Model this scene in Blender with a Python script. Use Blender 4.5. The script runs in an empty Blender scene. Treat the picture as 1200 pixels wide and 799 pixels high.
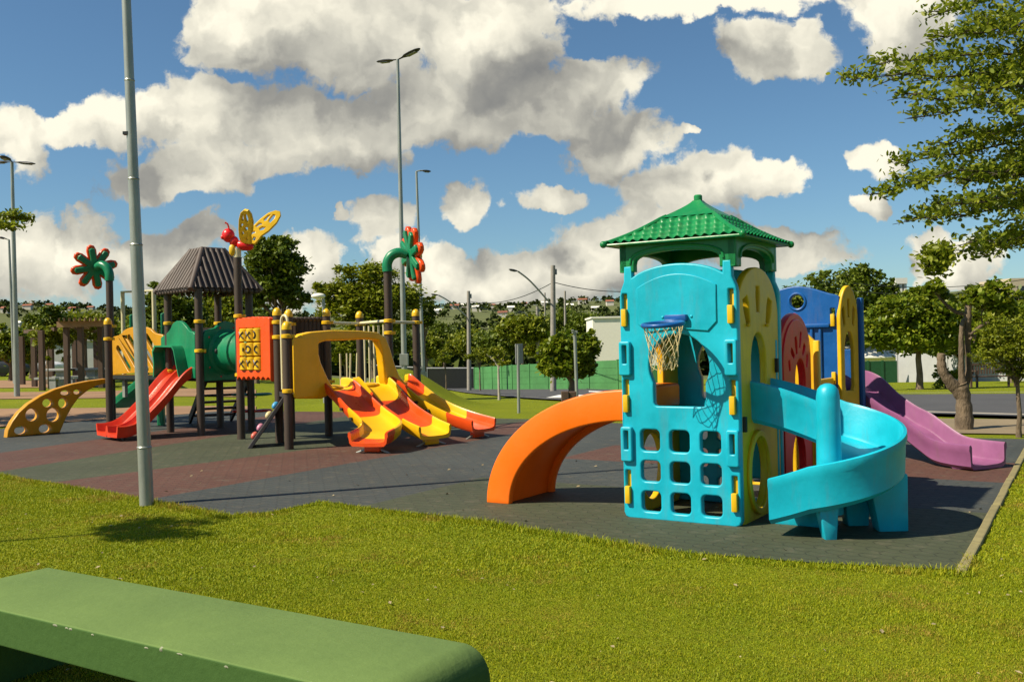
import bpy, math, random
import numpy as np
from mathutils import Vector, Matrix

random.seed(7)
RNG = np.random.default_rng(7)
R = math.radians
SC = bpy.context.scene
COL = SC.collection
V = Vector

# ------------------------------------------------------------------ camera
EYE = V((0.0, 0.0, 1.50))
F_PX, PITCH, ROLL = 1134.3, 0.0, 0.0222
cam_d = bpy.data.cameras.new('camera')
cam_d.sensor_width = 36.0
cam_d.lens = 36.0 * F_PX / 1200.0
cam_d.clip_start = 0.05
cam_d.clip_end = 9000.0
cam = bpy.data.objects.new('camera', cam_d)
COL.objects.link(cam)
CAM_M = Matrix.Rotation(math.pi / 2 + PITCH, 3, 'X') @ Matrix.Rotation(-ROLL, 3, 'Z')
cam.matrix_world = Matrix.Translation(EYE) @ CAM_M.to_4x4()
SC.camera = cam


def ray(px, py):
    """Direction through a point of the 1200 x 799 photograph."""
    return CAM_M @ V(((px - 600.0) / F_PX, -(py - 399.5) / F_PX, -1.0))


def at(px, py, y):
    d = ray(px, py)
    return EYE + d * (y / d.y)


def sstep(a, b, x):
    t = min(1.0, max(0.0, (x - a) / (b - a)))
    return t * t * (3 - 2 * t)


def zg(x, y):
    """Height of the ground: level round the playground, then falling away to a valley with a ridge of hills behind."""
    if y < 1: return 0.0
    s = sstep(-0.40, -0.05, x / y)
    z = -0.040 * max(0.0, min(y, 110.0) - 20.0) * s
    z += 1.05 * math.exp(-((x + 3.0) / 1.35) ** 2 - ((y - 26.0) / 2.6) ** 2)
    r = math.hypot(x, y)
    if r > 110:
        z += -9.0 * sstep(110, 330, r) + 58.0 * sstep(300, 1350, r) + 4.5 * math.sin(x * 0.011 + 1.0) * sstep(300, 900, r) + 3.0 * math.sin(x * 0.027 + y * 0.004) * sstep(300, 900, r)
        z -= 55.0 * sstep(1500, 3200, r)
    return z


def gnd(px, py, dz=0.0):
    """Where the photo ray meets the ground."""
    d = ray(px, py)
    z = 0.0
    for _ in range(30):
        t = (z - EYE.z) / d.z
        p = EYE + d * t
        z = 0.5 * z + 0.5 * zg(p.x, p.y)
    p = EYE + d * ((z - EYE.z) / d.z)
    return V((p.x, p.y, z + dz))


def on_ground(px, y):
    """The ground point at depth y in the direction of a picture column."""
    d = ray(px, 420)
    x = d.x / d.y * y
    return V((x, y, zg(x, y)))


# ------------------------------------------------------------------ objects
ORG = {}


def tag(o, label=None, cat=None, group=None, kind=None):
    if label: o['label'] = label
    if cat: o['category'] = cat
    if group: o['group'] = group
    if kind: o['kind'] = kind
    return o


def thing(name, loc, label, cat, group=None):
    o = bpy.data.objects.new(name, None)
    COL.objects.link(o)
    o.location = loc
    o.empty_display_size = 0.2
    ORG[o] = V(loc)
    return tag(o, label, cat, group)


def link_mesh(name, me, mat, parent=None, smooth=False):
    """me is in world coordinates; it is moved under its parent's origin."""
    o = bpy.data.objects.new(name, me)
    COL.objects.link(o)
    if mat is not None:
        for m in (mat if isinstance(mat, (list, tuple)) else [mat]):
            me.materials.append(m)
    if parent is not None:
        me.transform(Matrix.Translation(-ORG[parent]))
        o.parent = parent
        ORG[o] = ORG[parent]
    else:
        ORG[o] = V((0, 0, 0))
    if smooth:
        me.polygons.foreach_set('use_smooth', [True] * len(me.polygons))
        if smooth != 'all':
            try:
                me.set_sharp_from_angle(angle=R(38))
            except Exception:
                pass
    me.update()
    return o


class MB:
    """Collects shapes in world coordinates and builds them as one mesh object."""
    def __init__(self):
        self.v, self.f, self.mi = [], [], []
        self.cur = 0

    def add(self, vs, fs):
        b = len(self.v)
        self.v.extend([tuple(p) for p in vs])
        self.f.extend([tuple(i + b for i in q) for q in fs])
        self.mi.extend([self.cur] * len(fs))
        return self

    def box(self, c, s, ax=None):
        c = V(c)
        X, Y, Z = ax if ax else (V((1, 0, 0)), V((0, 1, 0)), V((0, 0, 1)))
        hx, hy, hz = s[0] / 2, s[1] / 2, s[2] / 2
        vs = [c + X * (sx * hx) + Y * (sy * hy) + Z * (sz * hz)
              for sx, sy, sz in ((-1, -1, -1), (1, -1, -1), (1, 1, -1), (-1, 1, -1), (-1, -1, 1), (1, -1, 1), (1, 1, 1), (-1, 1, 1))]
        return self.add(vs, [(0, 3, 2, 1), (4, 5, 6, 7), (0, 1, 5, 4), (1, 2, 6, 5), (2, 3, 7, 6), (3, 0, 4, 7)])

    def cyl(self, p0, p1, r0, r1=None, n=14, caps=True):
        p0, p1 = V(p0), V(p1)
        r1 = r0 if r1 is None else r1
        w = (p1 - p0).normalized()
        a = w.orthogonal().normalized()
        b = w.cross(a)
        vs = []
        for p, r in ((p0, r0), (p1, r1)):
            vs += [p + (a * math.cos(2 * math.pi * k / n) + b * math.sin(2 * math.pi * k / n)) * r for k in range(n)]
        fs = [(k, (k + 1) % n, n + (k + 1) % n, n + k) for k in range(n)]
        if caps:
            fs += [tuple(range(n - 1, -1, -1)), tuple(range(n, 2 * n))]
        return self.add(vs, fs)

    def tube(self, pts, rad, n=10, closed=False, caps=True):
        pts = [V(p) for p in pts]
        m = len(pts)
        rs = rad if isinstance(rad, (list, tuple)) else [rad] * m
        vs, ref = [], None
        for i, p in enumerate(pts):
            if closed:
                t = (pts[(i + 1) % m] - pts[i - 1]).normalized()
            else:
                t = (pts[min(i + 1, m - 1)] - pts[max(i - 1, 0)]).normalized()
            if ref is None:
                ref = t.orthogonal().normalized()
            a = (ref - t * ref.dot(t)).normalized()
            ref = a
            b = t.cross(a)
            vs += [p + (a * math.cos(2 * math.pi * k / n) + b * math.sin(2 * math.pi * k / n)) * rs[i] for k in range(n)]
        fs = []
        for i in range(m if closed else m - 1):
            j = (i + 1) % m
            fs += [(i * n + k, i * n + (k + 1) % n, j * n + (k + 1) % n, j * n + k) for k in range(n)]
        if caps and not closed:
            fs += [tuple(range(n - 1, -1, -1)), tuple(range((m - 1) * n, m * n))]
        return self.add(vs, fs)

    def lathe(self, c, prof, n=16, ax=None):
        c = V(c)
        X, Y, Z = ax if ax else (V((1, 0, 0)), V((0, 1, 0)), V((0, 0, 1)))
        vs, fs = [], []
        for r, z in prof:
            vs += [c + X * (r * math.cos(2 * math.pi * k / n)) + Y * (r * math.sin(2 * math.pi * k / n)) + Z * z for k in range(n)]
        for i in range(len(prof) - 1):
            fs += [(i * n + k, i * n + (k + 1) % n, (i + 1) * n + (k + 1) % n, (i + 1) * n + k) for k in range(n)]
        fs += [tuple(range(n - 1, -1, -1)), tuple(range((len(prof) - 1) * n, len(prof) * n))]
        return self.add(vs, fs)

    def ball(self, c, r, n=12, m=8, ax=None):
        rr = r if isinstance(r, (list, tuple)) else (r, r, r)
        c = V(c)
        X, Y, Z = ax if ax else (V((1, 0, 0)), V((0, 1, 0)), V((0, 0, 1)))
        vs, fs = [], []
        for i in range(m + 1):
            t = math.pi * (i if 0 < i < m else (i + (0.02 if i == 0 else -0.02))) / m
            for k in range(n):
                p = 2 * math.pi * k / n
                vs.append(c + X * (rr[0] * math.sin(t) * math.cos(p)) + Y * (rr[1] * math.sin(t) * math.sin(p)) - Z * (rr[2] * math.cos(t)))
        for i in range(m):
            fs += [(i * n + k, i * n + (k + 1) % n, (i + 1) * n + (k + 1) % n, (i + 1) * n + k) for k in range(n)]
        fs += [tuple(range(n - 1, -1, -1)), tuple(range(m * n, (m + 1) * n))]
        return self.add(vs, fs)

    def loft(self, secs, closed=True, caps=True):
        """secs: a list of rings (lists of points of the same length)."""
        n = len(secs[0])
        vs = [p for s in secs for p in s]
        fs = []
        for i in range(len(secs) - 1):
            for k in range(n if closed else n - 1):
                fs.append((i * n + k, i * n + (k + 1) % n, (i + 1) * n + (k + 1) % n, (i + 1) * n + k))
        if caps and closed:
            fs += [tuple(range(n - 1, -1, -1)), tuple(range((len(secs) - 1) * n, len(secs) * n))]
        return self.add(vs, fs)

    def quad(self, a, b, c, d):
        return self.add([a, b, c, d], [(0, 1, 2, 3)])

    def mesh(self, name):
        me = bpy.data.meshes.new(name)
        me.from_pydata(self.v, [], self.f)
        if any(self.mi):
            me.polygons.foreach_set('material_index', self.mi)
        return me

    def build(self, name, mat, parent=None, smooth=False, bevel=0.0, seg=2, recalc=True):
        me = self.mesh(name)
        if bevel or recalc:
            import bmesh
            bm = bmesh.new()
            bm.from_mesh(me)
            bmesh.ops.recalc_face_normals(bm, faces=bm.faces)
            if bevel:
                es = [e for e in bm.edges if len(e.link_faces) == 2 and e.calc_face_angle(0) > R(30)]
                bmesh.ops.bevel(bm, geom=es, offset=bevel, segments=seg, affect='EDGES', profile=0.5)
            bm.to_mesh(me)
            bm.free()
        return link_mesh(name, me, mat, parent, smooth)


def np_mesh(name, verts, faces, mat, parent=None, smooth=False):
    """verts (n,3) and faces (m,k) numpy arrays -> one mesh object, quickly."""
    me = bpy.data.meshes.new(name)
    n, (m, k) = len(verts), faces.shape
    me.vertices.add(n)
    me.vertices.foreach_set('co', np.ascontiguousarray(verts, dtype=np.float32).ravel())
    me.loops.add(m * k)
    me.loops.foreach_set('vertex_index', np.ascontiguousarray(faces, dtype=np.int32).ravel())
    me.polygons.add(m)
    me.polygons.foreach_set('loop_start', np.arange(0, m * k, k, dtype=np.int32))
    me.update(calc_edges=True)
    return link_mesh(name, me, mat, parent, smooth)


class Frame:
    """Local axes: u to the right, v to the back, z up."""
    def __init__(self, o, u, v):
        self.o, self.u, self.v = V(o), V(u).normalized(), V(v).normalized()
        self.z = V((0, 0, 1))

    def __call__(self, u, v, z=0.0):
        return self.o + self.u * u + self.v * v + self.z * z

    def ax(self):
        return (self.u, self.v, self.z)

    def hit(self, px, py, v=0.0):
        """(u, z) where the photo ray meets the plane v = const."""
        d = ray(px, py)
        t = (self.o + self.v * v - EYE).dot(self.v) / d.dot(self.v)
        p = EYE + d * t - self.o
        return (p.dot(self.u), p.z)


def plate(outline, holes, X, Y, O, thick, bevel=0.006, res=3):
    """A plate with holes: 2-D loops in the X/Y plane at O, half the thickness to each side. Rounded edges. Returns a mesh in world coordinates."""
    cu = bpy.data.curves.new('plate', 'CURVE')
    cu.dimensions = '2D'
    cu.fill_mode = 'BOTH'
    cu.extrude = max(thick / 2 - bevel, 0.001)
    cu.bevel_depth = bevel
    cu.bevel_resolution = res
    cu.offset = -bevel
    for lp in [outline] + list(holes):
        sp = cu.splines.new('POLY')
        sp.points.add(len(lp) - 1)
        for p, (x, y) in zip(sp.points, lp):
            p.co = (x, y, 0, 1)
        sp.use_cyclic_u = True
    o = bpy.data.objects.new('plate', cu)
    COL.objects.link(o)
    dg = bpy.context.evaluated_depsgraph_get()
    me = bpy.data.meshes.new_from_object(o.evaluated_get(dg))
    bpy.data.objects.remove(o)
    X, Y = V(X).normalized(), V(Y).normalized()
    Z = X.cross(Y)
    M = Matrix(((X.x, Y.x, Z.x, O[0]), (X.y, Y.y, Z.y, O[1]), (X.z, Y.z, Z.z, O[2]), (0, 0, 0, 1)))
    me.transform(M)
    me.materials.clear()
    return me


def rrect(x0, x1, y0, y1, r, n=5):
    out = []
    for cx, cy, a in ((x1 - r, y0 + r, -90), (x1 - r, y1 - r, 0), (x0 + r, y1 - r, 90), (x0 + r, y0 + r, 180)):
        for k in range(n + 1):
            t = R(a + 90 * k / n)
            out.append((cx + r * math.cos(t), cy + r * math.sin(t)))
    return out


def ell(cx, cy, rx, ry, n=28, rot=0.0):
    c, s = math.cos(rot), math.sin(rot)
    out = []
    for k in range(n):
        t = 2 * math.pi * k / n
        x, y = rx * math.cos(t), ry * math.sin(t)
        out.append((cx + c * x - s * y, cy + s * x + c * y))
    return out


def smooth_path(pts, n=8):
    """Catmull-Rom through the points."""
    pts = [V(p) for p in pts]
    out = []
    for i in range(len(pts) - 1):
        p0, p1, p2, p3 = pts[max(i - 1, 0)], pts[i], pts[i + 1], pts[min(i + 2, len(pts) - 1)]
        for k in range(n):
            t = k / n
            out.append(0.5 * ((2 * p1) + (p2 - p0) * t + (2 * p0 - 5 * p1 + 4 * p2 - p3) * t * t + (3 * p1 - p0 - 3 * p2 + p3) * t ** 3))
    out.append(pts[-1])
    return out


# ------------------------------------------------------------------ materials
class NT:
    def __init__(self, nt):
        self.t = nt
        nt.nodes.clear()

    def n(self, typ, **kw):
        nd = self.t.nodes.new(typ)
        for k, v in kw.items():
            setattr(nd, k, v)
        return nd

    def l(self, a, b):
        self.t.links.new(a, b)

    def math(self, op, a, b=None, c=None, clamp=False):
        nd = self.n('ShaderNodeMath', operation=op, use_clamp=clamp)
        for i, x in enumerate((a, b, c)):
            if x is None: continue
            if isinstance(x, (int, float)): nd.inputs[i].default_value = x
            else: self.l(x, nd.inputs[i])
        return nd.outputs[0]

    def vmath(self, op, a, b=None, c=None):
        nd = self.n('ShaderNodeVectorMath', operation=op)
        for i, x in enumerate((a, b, c)):
            if x is None: continue
            if isinstance(x, (tuple, list)): nd.inputs[i].default_value = x
            else: self.l(x, nd.inputs[i])
        return nd.outputs['Value' if op in ('LENGTH', 'DOT_PRODUCT', 'DISTANCE') else 'Vector']

    def mix(self, fac, a, b, blend='MIX'):
        nd = self.n('ShaderNodeMix', data_type='RGBA', blend_type=blend)
        for s, x in ((nd.inputs[0], fac), (nd.inputs[6], a), (nd.inputs[7], b)):
            if isinstance(x, (int, float)): s.default_value = x
            elif isinstance(x, (tuple, list)): s.default_value = tuple(x) + ((1.0,) if len(x) == 3 else ())
            else: self.l(x, s)
        return nd.outputs[2]

    def ramp(self, fac, stops):
        nd = self.n('ShaderNodeValToRGB')
        cr = nd.color_ramp
        while len(cr.elements) < len(stops):
            cr.elements.new(0.5)
        for e, (p, c) in zip(cr.elements, stops):
            e.position = p
            e.color = tuple(c) + (1.0,) if not isinstance(c, (int, float)) else (c, c, c, 1)
        self.l(fac, nd.inputs[0])
        return nd.outputs[0]

    def noise(self, vec, scale, detail=4, rough=0.55, dist=0.0):
        nd = self.n('ShaderNodeTexNoise')
        nd.inputs['Scale'].default_value = scale
        nd.inputs['Detail'].default_value = detail
        nd.inputs['Roughness'].default_value = rough
        nd.inputs['Distortion'].default_value = dist
        if vec is not None: self.l(vec, nd.inputs['Vector'])
        return nd.outputs['Fac']


def new_mat(name):
    m = bpy.data.materials.new(name)
    m.use_nodes = True
    return m, NT(m.node_tree)


def finish(t, col, rough=0.6, spec=0.5, bump=None, bump_s=0.2, bump_d=0.01, coat=0.0, trans=0.0, metal=0.0, sheen=0.0):
    b = t.n('ShaderNodeBsdfPrincipled')
    out = t.n('ShaderNodeOutputMaterial')
    for nm, x in (('Base Color', col), ('Roughness', rough), ('Specular IOR Level', spec), ('Coat Weight', coat), ('Metallic', metal), ('Sheen Weight', sheen)):
        s = b.inputs[nm]
        if isinstance(x, (int, float)): s.default_value = x
        elif isinstance(x, (tuple, list)): s.default_value = tuple(x) + (1.0,)
        else: t.l(x, s)
    if bump is not None:
        bn = t.n('ShaderNodeBump')
        bn.inputs['Strength'].default_value = bump_s
        bn.inputs['Distance'].default_value = bump_d
        t.l(bump, bn.inputs['Height'])
        t.l(bn.outputs[0], b.inputs['Normal'])
    if trans:
        tr = t.n('ShaderNodeBsdfTranslucent')
        if isinstance(col, (tuple, list)): tr.inputs[0].default_value = tuple(col) + (1.0,)
        else: t.l(col, tr.inputs[0])
        mx = t.n('ShaderNodeMixShader')
        mx.inputs[0].default_value = trans
        t.l(b.outputs[0], mx.inputs[1])
        t.l(tr.outputs[0], mx.inputs[2])
        t.l(mx.outputs[0], out.inputs[0])
    else:
        t.l(b.outputs[0], out.inputs[0])
    return b


def geo_pos(t):
    return t.n('ShaderNodeNewGeometry').outputs['Position']


def plastic(name, col, rough=0.34, var=0.22, grime=0.30):
    """Rotomoulded plastic: slightly faded and scuffed, fine orange-peel texture."""
    m, t = new_mat(name)
    p = geo_pos(t)
    n1 = t.noise(p, 3.0, 5, 0.6)
    n2 = t.noise(p, 38.0, 3, 0.6)
    n3 = t.noise(t.vmath('MULTIPLY', p, (9, 9, 1.6)), 1.0, 6, 0.65)
    c = t.mix(t.ramp(n1, [(0.3, 0), (0.75, 1)]), tuple(x * (1 - var) for x in col), tuple(min(1, x * (1 + var * 0.6) + 0.004) for x in col))
    dirt = t.ramp(n3, [(0.52, 0), (0.78, 1)])
    c = t.mix(t.math('MULTIPLY', dirt, grime), c, (0.16, 0.13, 0.09))
    # fine scratches
    sc = t.noise(t.vmath('MULTIPLY', p, (160, 160, 14)), 1.0, 2, 0.5)
    c = t.mix(t.math('MULTIPLY', t.ramp(sc, [(0.66, 0), (0.74, 1)]), 0.14), c, tuple(min(1, x * 1.2 + 0.10) for x in col))
    r = t.math('ADD', rough - 0.06, t.math('MULTIPLY', n1, 0.22))
    bmp = t.math('ADD', t.math('MULTIPLY', n2, 0.5), t.math('MULTIPLY', t.noise(p, 7, 2), 2.0))
    finish(t, c, r, 0.38, bmp, 0.22, 0.006)
    return m


def simple(name, col, rough=0.6, var=0.25, scale=6.0, bump=0.2, bscale=40.0, metal=0.0, stretch=(1, 1, 1), bd=0.004, spec=0.5):
    m, t = new_mat(name)
    p = t.vmath('MULTIPLY', geo_pos(t), stretch)
    n1 = t.noise(p, scale, 6, 0.6)
    n2 = t.noise(p, bscale, 4, 0.6)
    c = t.mix(t.ramp(n1, [(0.3, 0), (0.72, 1)]), tuple(x * (1 - var) for x in col), tuple(min(1, x * (1 + var)) for x in col))
    c = t.mix(0.35, c, t.mix(n2, tuple(x * (1 - var) for x in col), tuple(min(1, x * (1 + var)) for x in col)))
    finish(t, c, rough, spec, n2, bump, bd, metal=metal)
    return m


def leaf_mat(name, c0, c1, c2, trans=0.35, rough=0.5, scale=0.6, spec=0.3):
    """Foliage: every leaf has its own tone between three greens, in clumps."""
    m, t = new_mat(name)
    g = t.n('ShaderNodeNewGeometry')
    n1 = t.noise(g.outputs['Position'], scale, 3, 0.6)
    f = t.math('ADD', t.math('MULTIPLY', g.outputs['Random Per Island'], 0.62), t.math('MULTIPLY', n1, 0.5))
    c = t.ramp(f, [(0.22, c0), (0.55, c1), (0.88, c2)])
    finish(t, c, rough, spec, trans=trans)
    return m


M = {}
M['teal'] = plastic('turquoise plastic', (0.004, 0.41, 0.545))
M['yellow'] = plastic('yellow plastic', (0.72, 0.44, 0.008), 0.32)
M['green'] = plastic('green plastic', (0.008, 0.20, 0.055), 0.28)
M['orange'] = plastic('orange plastic', (0.84, 0.15, 0.002), 0.36, 0.06, 0.05)
M['red'] = plastic('red plastic', (0.74, 0.012, 0.012), 0.28)
M['blue'] = plastic('blue plastic', (0.003, 0.085, 0.31), 0.32)
M['purple'] = plastic('mauve plastic', (0.25, 0.085, 0.20), 0.36)
M['slide_red'] = plastic('bright red plastic', (0.66, 0.045, 0.012), 0.26)
M['slide_orange'] = plastic('vermilion plastic', (0.74, 0.075, 0.008), 0.24, 0.1, 0.08)
M['mid_yellow'] = plastic('warm yellow plastic', (0.80, 0.44, 0.004), 0.27, 0.1, 0.08)
M['golden'] = plastic('golden yellow plastic', (0.54, 0.255, 0.005), 0.3, 0.12, 0.12)
M['jade'] = plastic('jade green plastic', (0.006, 0.20, 0.085), 0.3)
M['recess'] = plastic('dark recess plastic', (0.02, 0.022, 0.02), 0.6)
M['post'] = simple('brown recycled plastic lumber', (0.055, 0.036, 0.024), 0.55, 0.3, 3.0, 0.3, 30.0, stretch=(3, 3, 0.35))
M['roofing'] = simple('weathered brown roof', (0.072, 0.052, 0.042), 0.6, 0.35, 4.0, 0.3, 40.0)
M['deck'] = simple('dark deck board', (0.035, 0.032, 0.032), 0.6, 0.3)
M['cream'] = simple('cream painted steel', (0.62, 0.56, 0.34), 0.4, 0.1)
M['cap'] = plastic('yellow cap plastic', (0.78, 0.47, 0.01), 0.3)
M['galv'] = simple('galvanised steel', (0.30, 0.32, 0.29), 0.42, 0.28, 5.0, 0.1, 60.0, metal=0.35, stretch=(2, 2, 0.5))
M['darkmetal'] = simple('black painted metal', (0.02, 0.022, 0.022), 0.4, 0.3)
M['concrete'] = simple('weathered concrete', (0.34, 0.31, 0.25), 0.85, 0.3, 3.0, 0.5, 30.0)
M['chip'] = simple('bare chipped concrete', (0.24, 0.25, 0.17), 0.9, 0.4, 40.0)
M['kerb'] = simple('mossy concrete edging', (0.22, 0.19, 0.085), 0.9, 0.35, 6.0, 0.5, 30.0)
M['polecon'] = simple('concrete utility pole', (0.27, 0.25, 0.22), 0.85, 0.2)
M['net'] = simple('grubby yellowed cord', (0.55, 0.44, 0.22), 0.8, 0.2)
M['bark'] = simple('rough bark', (0.15, 0.11, 0.07), 0.9, 0.65, 9.0, 1.0, 34.0, stretch=(1, 1, 0.35), bd=0.03)
M['darkbark'] = simple('dark bark', (0.06, 0.045, 0.032), 0.9, 0.4, 5.0, 0.8, 20.0, stretch=(1, 1, 0.3), bd=0.02)
M['wood'] = simple('brown timber', (0.085, 0.05, 0.032), 0.7, 0.35, 4.0, 0.4, 30.0, stretch=(3, 3, 0.4))
M['tanwood'] = simple('tan timber beam', (0.24, 0.15, 0.07), 0.7, 0.3)
M['white'] = simple('white painted wall', (0.78, 0.76, 0.66), 0.7, 0.06)
M['greywall'] = simple('grey painted wall', (0.36, 0.37, 0.37), 0.8, 0.15, 1.0)
M['hoard'] = simple('green painted concrete slabs', (0.055, 0.20, 0.060), 0.7, 0.4, 0.5, 0.3, 8.0)
M['darkgreen'] = simple('dark green sheet metal', (0.015, 0.085, 0.035), 0.5, 0.2)
M['tile'] = simple('terracotta roof tiles', (0.28, 0.10, 0.055), 0.8, 0.3)
M['carwhite'] = simple('white car paint', (0.75, 0.75, 0.74), 0.25, 0.04)
M['cardark'] = simple('dark car paint', (0.05, 0.055, 0.07), 0.25, 0.05)
M['glass'] = simple('dark window glass', (0.02, 0.025, 0.03), 0.08, 0.1, bump=0.0)
M['rubber'] = simple('black tyre rubber', (0.015, 0.015, 0.016), 0.8, 0.2)
M['signgrey'] = simple('grey back of sign', (0.24, 0.25, 0.26), 0.5, 0.1)
M['mark'] = simple('black printed marks', (0.02, 0.018, 0.015), 0.5, 0.1)
M['paint'] = simple('white road paint', (0.72, 0.72, 0.68), 0.7, 0.25, 3.0)
M['hold_blue'] = plastic('light blue grip', (0.05, 0.30, 0.55)); M['hold_cream'] = plastic('cream grip', (0.62, 0.5, 0.25))
M['hold_pink'] = plastic('pink grip', (0.55, 0.22, 0.32)); M['hold_red'] = plastic('coral grip', (0.6, 0.12, 0.08))


def bench_mat():
    m, t = new_mat('green painted concrete')
    p = geo_pos(t)
    n1 = t.noise(p, 2.2, 5, 0.6); n2 = t.noise(p, 26, 5, 0.65)
    c = t.mix(t.ramp(n1, [(0.3, 0), (0.7, 1)]), (0.115, 0.180, 0.052), (0.145, 0.22, 0.062))
    c = t.mix(t.math('MULTIPLY', n2, 0.35), c, (0.075, 0.135, 0.03))
    spk = t.noise(p, 85, 2, 0.6)
    c = t.mix(t.math('MULTIPLY', t.ramp(spk, [(0.72, 0), (0.80, 1)]), 0.5), c, (0.30, 0.32, 0.24))
    chip = t.ramp(t.noise(p, 11, 6, 0.7), [(0.735, 0), (0.76, 1)])
    c = t.mix(t.math('MULTIPLY', chip, 0.6), c, (0.20, 0.22, 0.16))
    # upward faces keep the paler green, upright faces get a deeper green
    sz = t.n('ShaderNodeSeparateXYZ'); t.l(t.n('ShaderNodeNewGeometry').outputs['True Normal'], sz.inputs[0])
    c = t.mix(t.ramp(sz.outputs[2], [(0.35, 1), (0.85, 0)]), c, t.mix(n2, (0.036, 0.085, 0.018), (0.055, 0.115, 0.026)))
    finish(t, c, 0.8, 0.2, t.math('ADD', n2, t.math('MULTIPLY', n1, 1.5)), 0.4, 0.008)
    return m


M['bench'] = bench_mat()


def rubber_tiles(name, col):
    """Interlocking rubber pavers: wavy joints and a granular surface."""
    m, t = new_mat(name)
    g = geo_pos(t)
    rot = t.n('ShaderNodeVectorRotate'); rot.rotation_type = 'Z_AXIS'
    rot.inputs['Angle'].default_value = R(32.5)
    t.l(g, rot.inputs['Vector'])
    p = rot.outputs[0]
    sep = t.n('ShaderNodeSeparateXYZ'); t.l(p, sep.inputs[0])
    zx = t.math('PINGPONG', sep.outputs[0], 0.055)
    zy = t.math('PINGPONG', sep.outputs[1], 0.055)
    cmb = t.n('ShaderNodeCombineXYZ')
    t.l(t.math('ADD', sep.outputs[0], t.math('MULTIPLY', zy, 0.55)), cmb.inputs[0])
    t.l(t.math('ADD', sep.outputs[1], t.math('MULTIPLY', zx, 0.45)), cmb.inputs[1])
    br = t.n('ShaderNodeTexBrick')
    br.offset = 0.5
    br.inputs['Scale'].default_value = 1.0
    br.inputs['Brick Width'].default_value = 0.22
    br.inputs['Row Height'].default_value = 0.11
    br.inputs['Mortar Size'].default_value = 0.005
    br.inputs['Mortar Smooth'].default_value = 0.4
    br.inputs['Color1'].default_value = (0.35, 0.35, 0.35, 1); br.inputs['Color2'].default_value = (0.65, 0.65, 0.65, 1)
    br.inputs['Mortar'].default_value = (0.5, 0.5, 0.5, 1)
    t.l(cmb.outputs[0], br.inputs['Vector'])
    n1 = t.noise(g, 0.55, 5, 0.65); n2 = t.noise(g, 120, 3, 0.7); n3 = t.noise(g, 6, 5, 0.65)
    lo = tuple(x * 0.72 for x in col); hi = tuple(x * 1.28 for x in col)
    c = t.mix(t.ramp(n1, [(0.3, 0), (0.7, 1)]), lo, hi)
    c = t.mix(0.2, c, t.mix(br.outputs['Color'], lo, hi))
    c = t.mix(t.math('MULTIPLY', n2, 0.5), c, tuple(x * 0.55 for x in col))
    c = t.mix(t.math('MULTIPLY', t.ramp(n3, [(0.53, 0), (0.72, 1)]), 0.5), c, (0.13, 0.115, 0.08))
    c = t.mix(t.math('MULTIPLY', br.outputs['Fac'], 0.6), c, (0.008, 0.008, 0.007))
    h = t.math('ADD', t.math('MULTIPLY', br.outputs['Fac'], -1.0), t.math('MULTIPLY', n2, 0.5))
    finish(t, c, 0.75, 0.35, h, 0.5, 0.006)
    return m


M['mat_green'] = rubber_tiles('green rubber pavers', (0.058, 0.068, 0.036))
M['mat_blue'] = rubber_tiles('slate rubber pavers', (0.052, 0.060, 0.057))
M['mat_red'] = rubber_tiles('brick red rubber pavers', (0.105, 0.048, 0.033))


def ground_mat():
    m, t = new_mat('mown lawn')
    p = geo_pos(t)
    n0 = t.noise(p, 0.05, 4, 0.6); n1 = t.noise(p, 0.7, 5, 0.65); n2 = t.noise(p, 9, 5, 0.7); n3 = t.noise(p, 70, 3, 0.7)
    c = t.mix(t.ramp(n1, [(0.3, 0), (0.7, 1)]), (0.175, 0.235, 0.006), (0.26, 0.295, 0.009))
    c = t.mix(t.math('MULTIPLY', t.ramp(n2, [(0.4, 0), (0.75, 1)]), 0.55), c, (0.21, 0.16, 0.03))
    c = t.mix(t.math('MULTIPLY', n3, 0.7), c, (0.10, 0.12, 0.005))
    c = t.mix(t.ramp(n0, [(0.4, 0), (0.7, 0.4)]), c, (0.12, 0.17, 0.012))
    finish(t, c, 0.95, 0.1, t.math('ADD', n2, n3), 0.8, 0.03)
    return m


M['lawn'] = ground_mat()


def grass_mat():
    m, t = new_mat('grass blades')
    g = t.n('ShaderNodeNewGeometry')
    p = g.outputs['Position']
    n1 = t.noise(p, 0.75, 5, 0.62); n2 = t.noise(p, 2.6, 5, 0.65)
    f = t.math('ADD', t.math('MULTIPLY', g.outputs['Random Per Island'], 0.5), t.math('MULTIPLY', n1, 0.55))
    c = t.ramp(f, [(0.2, (0.15, 0.225, 0.004)), (0.5, (0.255, 0.30, 0.006)), (0.8, (0.385, 0.37, 0.010))])
    dry = t.math('MULTIPLY', t.ramp(t.math('ADD', t.math('MULTIPLY', n2, 0.55), t.math('MULTIPLY', n1, 0.45)), [(0.515, 0), (0.62, 1)]), 0.8)
    c = t.mix(t.math('MULTIPLY', dry, t.ramp(g.outputs['Random Per Island'], [(0.2, 0.15), (0.8, 1)])), c, (0.36, 0.19, 0.05))
    finish(t, c, 0.6, 0.25, trans=0.3)
    return m


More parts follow.
